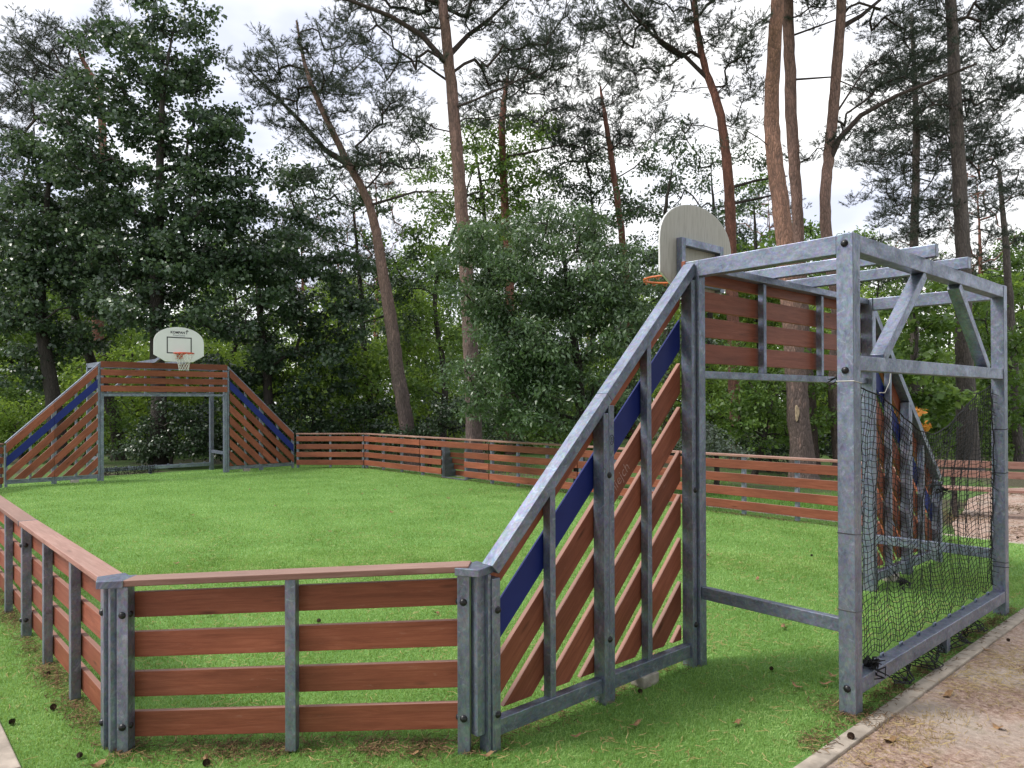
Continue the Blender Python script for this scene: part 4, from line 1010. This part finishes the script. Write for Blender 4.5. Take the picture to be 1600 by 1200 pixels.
plant('oak_tree', 'tallest dark oak with pointed crown directly above the far hoop', 'oak tree', [(248, 700), (244, 560), (243, 450), (250, 300), (265, 150), (270, 40)], 22, [.25, .21, .18, .13, .07, .02],
      [(270, 40, 45, 45), (265, 110, 75, 50), (200, 150, 60, 40), (190, 240, 80, 50), (310, 210, 80, 55), (270, 300, 110, 55), (370, 310, 60, 55), (190, 380, 90, 60), (320, 400, 110, 60), (250, 480, 100, 50), (390, 440, 70, 60), (330, 505, 70, 28), (230, 200, 60, 50), (160, 70, 50, 28), (350, 240, 55, 40), (300, 360, 100, 50), (140, 290, 70, 50), (250, 420, 120, 50), (215, 110, 50, 40), (440, 380, 50, 40), (120, 130, 40, 25), (330, 175, 50, 40), (385, 270, 45, 35), (150, 200, 60, 45), (90, 150, 45, 35), (205, 60, 45, 35), (300, 110, 50, 40), (235, 20, 30, 25), (300, 20, 25, 22)],
      BARKO, OAKL, seed=23, group=GO, **NL)
plant('oak_tree', 'rounded dark oak between the far hoop and the leaning pine', 'oak tree', [(425, 720), (418, 600), (402, 480), (395, 350)], 24, [.18, .14, .10, .02],
      [(430, 350, 60, 45), (480, 430, 70, 50), (520, 500, 60, 45), (430, 500, 80, 50), (530, 560, 55, 28), (380, 560, 70, 40), (460, 570, 70, 35), (470, 290, 45, 35), (540, 400, 35, 30), (420, 420, 70, 50), (560, 480, 45, 40), (400, 600, 80, 25), (500, 600, 60, 22), (500, 340, 40, 30)], BARKO, OAKL, seed=24, group=GO, **NL)
NW = dict(kind='leaf', sp=.45, cnt=215, spread=.42, size=.10, narrow=.40, tip=.008, exp=.46, rmax=.08, zmin=.8, limbm=BARKO, flat=.55, upb=.5)
plant('leafy_tree', 'bushy tree with narrow grey green leaves left of the near goal wing', 'tree', [(905, 720), (905, 600), (890, 480), (880, 380)], 15.5, [.11, .09, .07, .03],
      [(870, 365, 80, 45), (800, 430, 80, 50), (940, 420, 75, 55), (860, 500, 100, 55), (960, 530, 70, 60), (800, 560, 70, 50), (880, 620, 110, 50), (985, 460, 40, 50), (720, 410, 40, 20), (1000, 620, 50, 60), (790, 640, 60, 35), (760, 500, 35, 40), (840, 560, 80, 60), (920, 460, 90, 50), (750, 450, 50, 40), (770, 370, 60, 35), (730, 600, 40, 45)],
      BARKO, WILL, seed=31, **NW)
NM = dict(kind='leaf', sp=.85, cnt=95, spread=.65, size=.16, narrow=.55, tip=.011, exp=.45, rmax=.1, zmin=1.5, limbm=BARKO, flat=.55)
plant('leafy_tree', 'open crowned green tree between the leaning pine and the straight pine', 'tree', [(690, 715), (695, 600), (680, 450), (720, 330), (740, 260)], 27, [.13, .11, .08, .05, .015],
      [(670, 330, 50, 45), (640, 430, 45, 45), (770, 330, 60, 60), (820, 240, 60, 60), (690, 510, 70, 50), (750, 240, 50, 40), (650, 590, 60, 45), (740, 430, 50, 40), (600, 350, 50, 40), (620, 520, 50, 40), (840, 330, 50, 60), (700, 400, 60, 40)], BARKO, MIDL, seed=32, **NM)
plant('leafy_tree', 'leafy tree filling the gap left of the near hoop board', 'tree', [(1050, 720), (1040, 500), (1040, 330), (1050, 260)], 26, [.14, .10, .07, .015],
      [(1045, 265, 55, 40), (1085, 330, 50, 50), (1005, 335, 45, 40), (1030, 430, 60, 60), (1060, 540, 60, 60), (960, 330, 40, 40)], BARKO, OAKL, seed=33, **NM)
plant('leafy_tree', 'leafy tree between the red pine and the massive orange pine', 'tree', [(1190, 720), (1185, 500), (1180, 370), (1175, 310)], 30, [.14, .10, .07, .015],
      [(1180, 310, 50, 40), (1170, 390, 55, 40), (1190, 480, 60, 60), (1140, 470, 50, 60)], BARKO, MIDL, seed=34, **NM)
NO = dict(NM, sp=.68, cnt=105, spread=.52, size=.12)
plant('leafy_tree', 'tall open leafy tree behind the straight pinkish pine', 'tree', [(735, 715), (745, 560), (760, 400), (750, 280), (735, 200)], 29, [.15, .12, .09, .06, .015],
      [(690, 250, 50, 45), (750, 210, 60, 40), (800, 270, 50, 50), (730, 330, 70, 50), (650, 300, 45, 40), (790, 370, 60, 45), (700, 420, 60, 45), (840, 200, 40, 35)], BARKO, MIDL, seed=61, **NO)
plant('leafy_tree', 'dusky leafy tree filling the gap behind the compact red pine', 'tree', [(920, 715), (925, 560), (930, 400), (920, 280)], 30, [.15, .12, .08, .015],
      [(900, 290, 60, 50), (960, 330, 60, 45), (930, 240, 45, 35), (860, 240, 45, 50), (1000, 380, 50, 50), (1010, 270, 40, 35), (960, 260, 45, 35), (880, 350, 50, 50), (1000, 450, 50, 40)], BARKO, OAKL, seed=62, **NO)
plant('leafy_tree', 'leafy tree reaching up behind the leaning pine crown', 'tree', [(590, 715), (570, 560), (560, 420), (545, 300)], 27, [.15, .12, .08, .015],
      [(500, 300, 60, 35), (560, 330, 45, 45), (590, 420, 45, 50), (540, 440, 50, 45), (620, 380, 40, 35), (450, 260, 50, 30), (610, 500, 50, 45), (560, 250, 40, 25), (650, 250, 40, 25), (480, 370, 50, 35), (640, 440, 40, 35)], BARKO, OAKL, seed=63, **NO)
plant('leafy_tree', 'leafy tree just right of the near hoop board, beyond the curving red pine', 'tree', [(1110, 715), (1110, 500), (1115, 350), (1110, 260)], 28, [.14, .10, .07, .015],
      [(1100, 250, 50, 35), (1060, 210, 40, 30), (1130, 330, 50, 40), (1180, 260, 40, 40), (1170, 350, 40, 30), (1040, 300, 45, 40), (1120, 400, 50, 40), (1080, 440, 50, 40)], BARKO, OAKL, seed=64, **NO)
plant('leafy_tree', 'slender leafy tree showing between the steel beams of the near goal', 'tree', [(1370, 725), (1365, 560), (1370, 420)], 25, [.10, .07, .015],
      [(1350, 420, 50, 35), (1400, 480, 50, 40), (1340, 520, 50, 40), (1440, 430, 40, 30), (1310, 440, 40, 30)], BARKO, MIDL, seed=65, **NO)
plant('leafy_tree', 'leafy tree at the right edge beyond the thin dark pine', 'tree', [(1585, 725), (1580, 560), (1580, 430)], 27, [.10, .07, .015],
      [(1580, 420, 50, 35), (1540, 480, 50, 40), (1600, 500, 50, 50), (1560, 560, 60, 40)], BARKO, MIDL, seed=66, **NO)
plant('maple_sapling', 'young maple with fresh green leaves between the kinked pine and grey trunked pine', 'tree', [(1420, 720), (1415, 620), (1425, 540), (1430, 470)], 19, [.07, .05, .04, .02],
      [(1400, 560, 70, 45), (1460, 520, 50, 40), (1380, 630, 70, 45), (1450, 640, 60, 50), (1430, 470, 45, 30)], BARKO, MIDL, seed=35, **dict(NM, sp=.6, spread=.45, size=.16, narrow=.8, zmin=.6))
plant('maple_sapling', 'low maple branch with orange autumn leaves behind the near net', 'tree', [(1404, 735), (1404, 680), (1404, 650)], 17, [.025, .02, .01],
      [(1404, 640, 12, 5), (1425, 664, 24, 6)], BARKO, ORNL, seed=36, **dict(NM, sp=.28, cnt=26, spread=.2, size=.11, narrow=.8, zmin=.3, tip=.004, rmax=.02))
plant('leafy_tree', 'small forked leafy tree seen through the left of the near goal mouth', 'tree', [(1176, 735), (1195, 680), (1210, 620), (1212, 570)], 19, [.07, .06, .045, .02],
      [(1150, 610, 60, 45), (1210, 600, 50, 40), (1180, 660, 70, 40), (1130, 640, 50, 50), (1200, 540, 60, 40), (1290, 620, 40, 60)], BARKO, MIDL, seed=37, **dict(NM, sp=.6, spread=.45, size=.12, zmin=.8))
plant('leafy_tree', 'dim shrubby tree in front of the grey trunked pine base', 'tree', [(1560, 735), (1555, 640), (1545, 560)], 21, [.07, .05, .03],
      [(1545, 560, 50, 40), (1590, 620, 50, 60), (1540, 640, 50, 50), (1500, 480, 50, 30), (1595, 520, 40, 40)], BARKO, MIDL, seed=38, **dict(NM, sp=.65, spread=.5, zmin=.8))

# shrubs
NS = dict(kind='leaf', sp=.52, cnt=120, spread=.42, size=.10, narrow=.6, tip=.007, exp=.45, rmax=.04, zmin=0.05, limbm=BARKO, flat=.6, hollow=.15)
def shrub(label, px, py, D, lobes, m, seed, **kw):
    a = dict(NS); a.update(kw)
    plant('shrub', label, 'shrub', [(px, py), (px+4, py-25), (px-3, py-50)], D, [.05, .035, .02], lobes, BARKO, m, seed=seed, **a)
shrub('dark glossy shrub filling the mouth of the far goal', 265, 715, 21.5, [(270, 690, 75, 45), (220, 700, 50, 40), (320, 680, 60, 55), (290, 650, 60, 30), (360, 700, 50, 50)], DARKL, 41)
shrub('dark spreading shrub right of the far goal wing', 520, 705, 23.5, [(520, 680, 70, 30), (460, 650, 60, 35), (560, 650, 60, 30), (430, 690, 40, 30)], DARKL, 42, size=.11)
shrub('dark shrub between the leaning pine and the straight pine', 670, 710, 22, [(665, 680, 50, 30), (700, 640, 50, 40), (620, 690, 45, 28), (780, 670, 50, 40)], DARKL, 43)
shrub('pale silvery shrub behind the right fence at the near goal mouth', 1120, 725, 15.5, [(1110, 690, 40, 30), (1090, 660, 28, 25), (1150, 705, 30, 18), (1070, 690, 30, 30)], GREYL, 44, sp=.38, spread=.3, size=.07, cnt=90)
shrub('low dark undergrowth left of the massive orange pine', 1200, 735, 20, [(1200, 715, 70, 25), (1160, 690, 50, 30)], DARKL, 45)
shrub('low dark undergrowth right of the massive orange pine', 1300, 735, 20, [(1305, 705, 50, 35), (1350, 690, 50, 35)], DARKL, 46)
shrub('bright yellow green bush at the left edge behind the far fence corner', 30, 715, 24, [(30, 670, 65, 50), (80, 700, 45, 35), (-20, 650, 50, 50), (60, 640, 40, 25)], BRIG, 47, sp=.62, spread=.5)
shrub('green undergrowth below the oak stem left of the far goal', 130, 715, 24, [(130, 690, 50, 40), (170, 660, 40, 40)], MIDL, 48, sp=.65, spread=.5)
shrub('low bushes behind the wooden park bench', 1500, 735, 22, [(1480, 700, 60, 35), (1560, 700, 60, 35), (1410, 700, 50, 35)], MIDL, 49, sp=.65, spread=.5)

# ---- far wood: a few kinds of background trees, each copied as an individual
def generic_tree(name, h, r0, spec, leafm, seed, bark, kind='leaf', sp=1.1, cnt=60, size=.2, spread=.8):
    rnd = np.random.default_rng(seed)
    pts = [V(0, 0, -.1), V(.1, 0, h*.3), V(-.1, .15, h*.6), V(.1, 0, h*.92)]
    tv, tf, P, R = trunk_mesh(pts, [r0, r0*.8, r0*.5, r0*.08], 9, rnd)
    tg = []
    for (z0, z1, rad, n) in spec:
        t = rnd.uniform(0, 1, n); a = rnd.uniform(0, 6.28, n); rr = rad*rnd.uniform(.15, 1, n)**.6*np.sqrt(np.clip(1-(2*t-1)**2, .08, 1))
        tg.append(np.stack([rr*np.cos(a), rr*np.sin(a), z0+(z1-z0)*t], -1))
    tg = np.concatenate(tg); arr, par, load, ends, ntr = skeleton(P, R, tg, rnd, .12, .6, .3, h*.12)
    root = thing(name, '', 'tree')
    v, f = tubes_np(limb_segments(arr, par, load, ntr, .014, .46, .1), 4)
    np_mesh('trunk', np.concatenate([tv, v]), np.concatenate([tf, f+len(tv)]), bark, root, True)
    if kind == 'leaf': v, f = leaf_quads(tg, cnt, spread, size, rnd, .55, .6, .6)
    else: v, f = needle_tris(tg, cnt, spread, 14, .19, .011, rnd, .4)
    np_mesh('crown', v, f, leafm, root)
    return root
protos = [generic_tree('background_tree', 7.5, .12, [(1.0, 7.5, 2.4, 120)], BRIG, 51, BARKO),
          generic_tree('background_tree', 11, .18, [(2.5, 11, 3.0, 170)], MIDL, 52, BARKO),
          generic_tree('background_tree', 4.2, .06, [(.3, 4.2, 2.2, 85)], BRIG, 53, BARKO, sp=.9, spread=.7, size=.16),
          generic_tree('background_pine', 16, .2, [(9, 16, 2.6, 120), (7, 10, 2.0, 22)], PINED, 54, BARKR, 'needle', cnt=9, spread=.7),
          generic_tree('background_tree', 3.2, .05, [(.1, 3.2, 2.0, 70)], MIDL, 55, BARKO, spread=.65, size=.15)]
bglab = ['sunlit yellow green tree in the wood beyond the court', 'tall mid green tree in the wood beyond the court', 'low yellow green bush in the wood beyond the court',
         'distant slim pine in the wood beyond the court', 'low mid green bush in the wood beyond the court']
bggrp = ['yellow green trees far back', 'mid green trees far back', 'yellow green bushes far back', 'slim pines far back', 'mid green bushes far back']
rb = np.random.default_rng(77); used = [False]*5
bg = []
for (D0, D1, n, kinds, pr_) in ((26, 30, 26, [2, 4], [.5, .5]), (31, 38, 34, [0, 2, 4, 1], [.4, .3, .2, .1]), (40, 52, 34, [0, 1, 3], [.35, .25, .4]), (54, 80, 40, [1, 3, 0], [.45, .35, .2])):
    for i in range(n):
        px = -350+2350*(i+rb.uniform(.1, .9))/n; D = rb.uniform(D0, D1); bg.append((px, D, int(rb.choice(kinds, p=pr_))))
for px, D, k in bg:
    o = protos[k] if not used[k] else copy_tree(protos[k]); used[k] = True
    p = at(px, 700, D); o.location = (p[0], p[1], GBASE); s = rb.uniform(.8, 1.15); o.scale = (s, s, s*rb.uniform(.9, 1.1)); o.rotation_euler = (0, 0, rb.uniform(0, 6.28))
    setp(o, bglab[k], 'tree' if k in (0, 1) else ('pine tree' if k == 3 else 'bush'), bggrp[k])

# trees standing behind the photographer: they take part of the sky from the nearest turf and frames
for k_, (x, y, sc) in enumerate(((-7.2, 8.6, 1.15), (-7.6, 2.6, 1.1), (-4.6, 12.2, 1.2), (-7.4, -3.2, 1.0))):
    o = copy_tree(protos[1]); o.location = (x, y, GBASE); o.scale = (sc*1.1, sc*1.1, sc); o.rotation_euler = (0, 0, 1.3*k_)
    setp(o, 'tall mid green tree beside the dirt path, outside the photo', 'tree', 'trees along the dirt path')
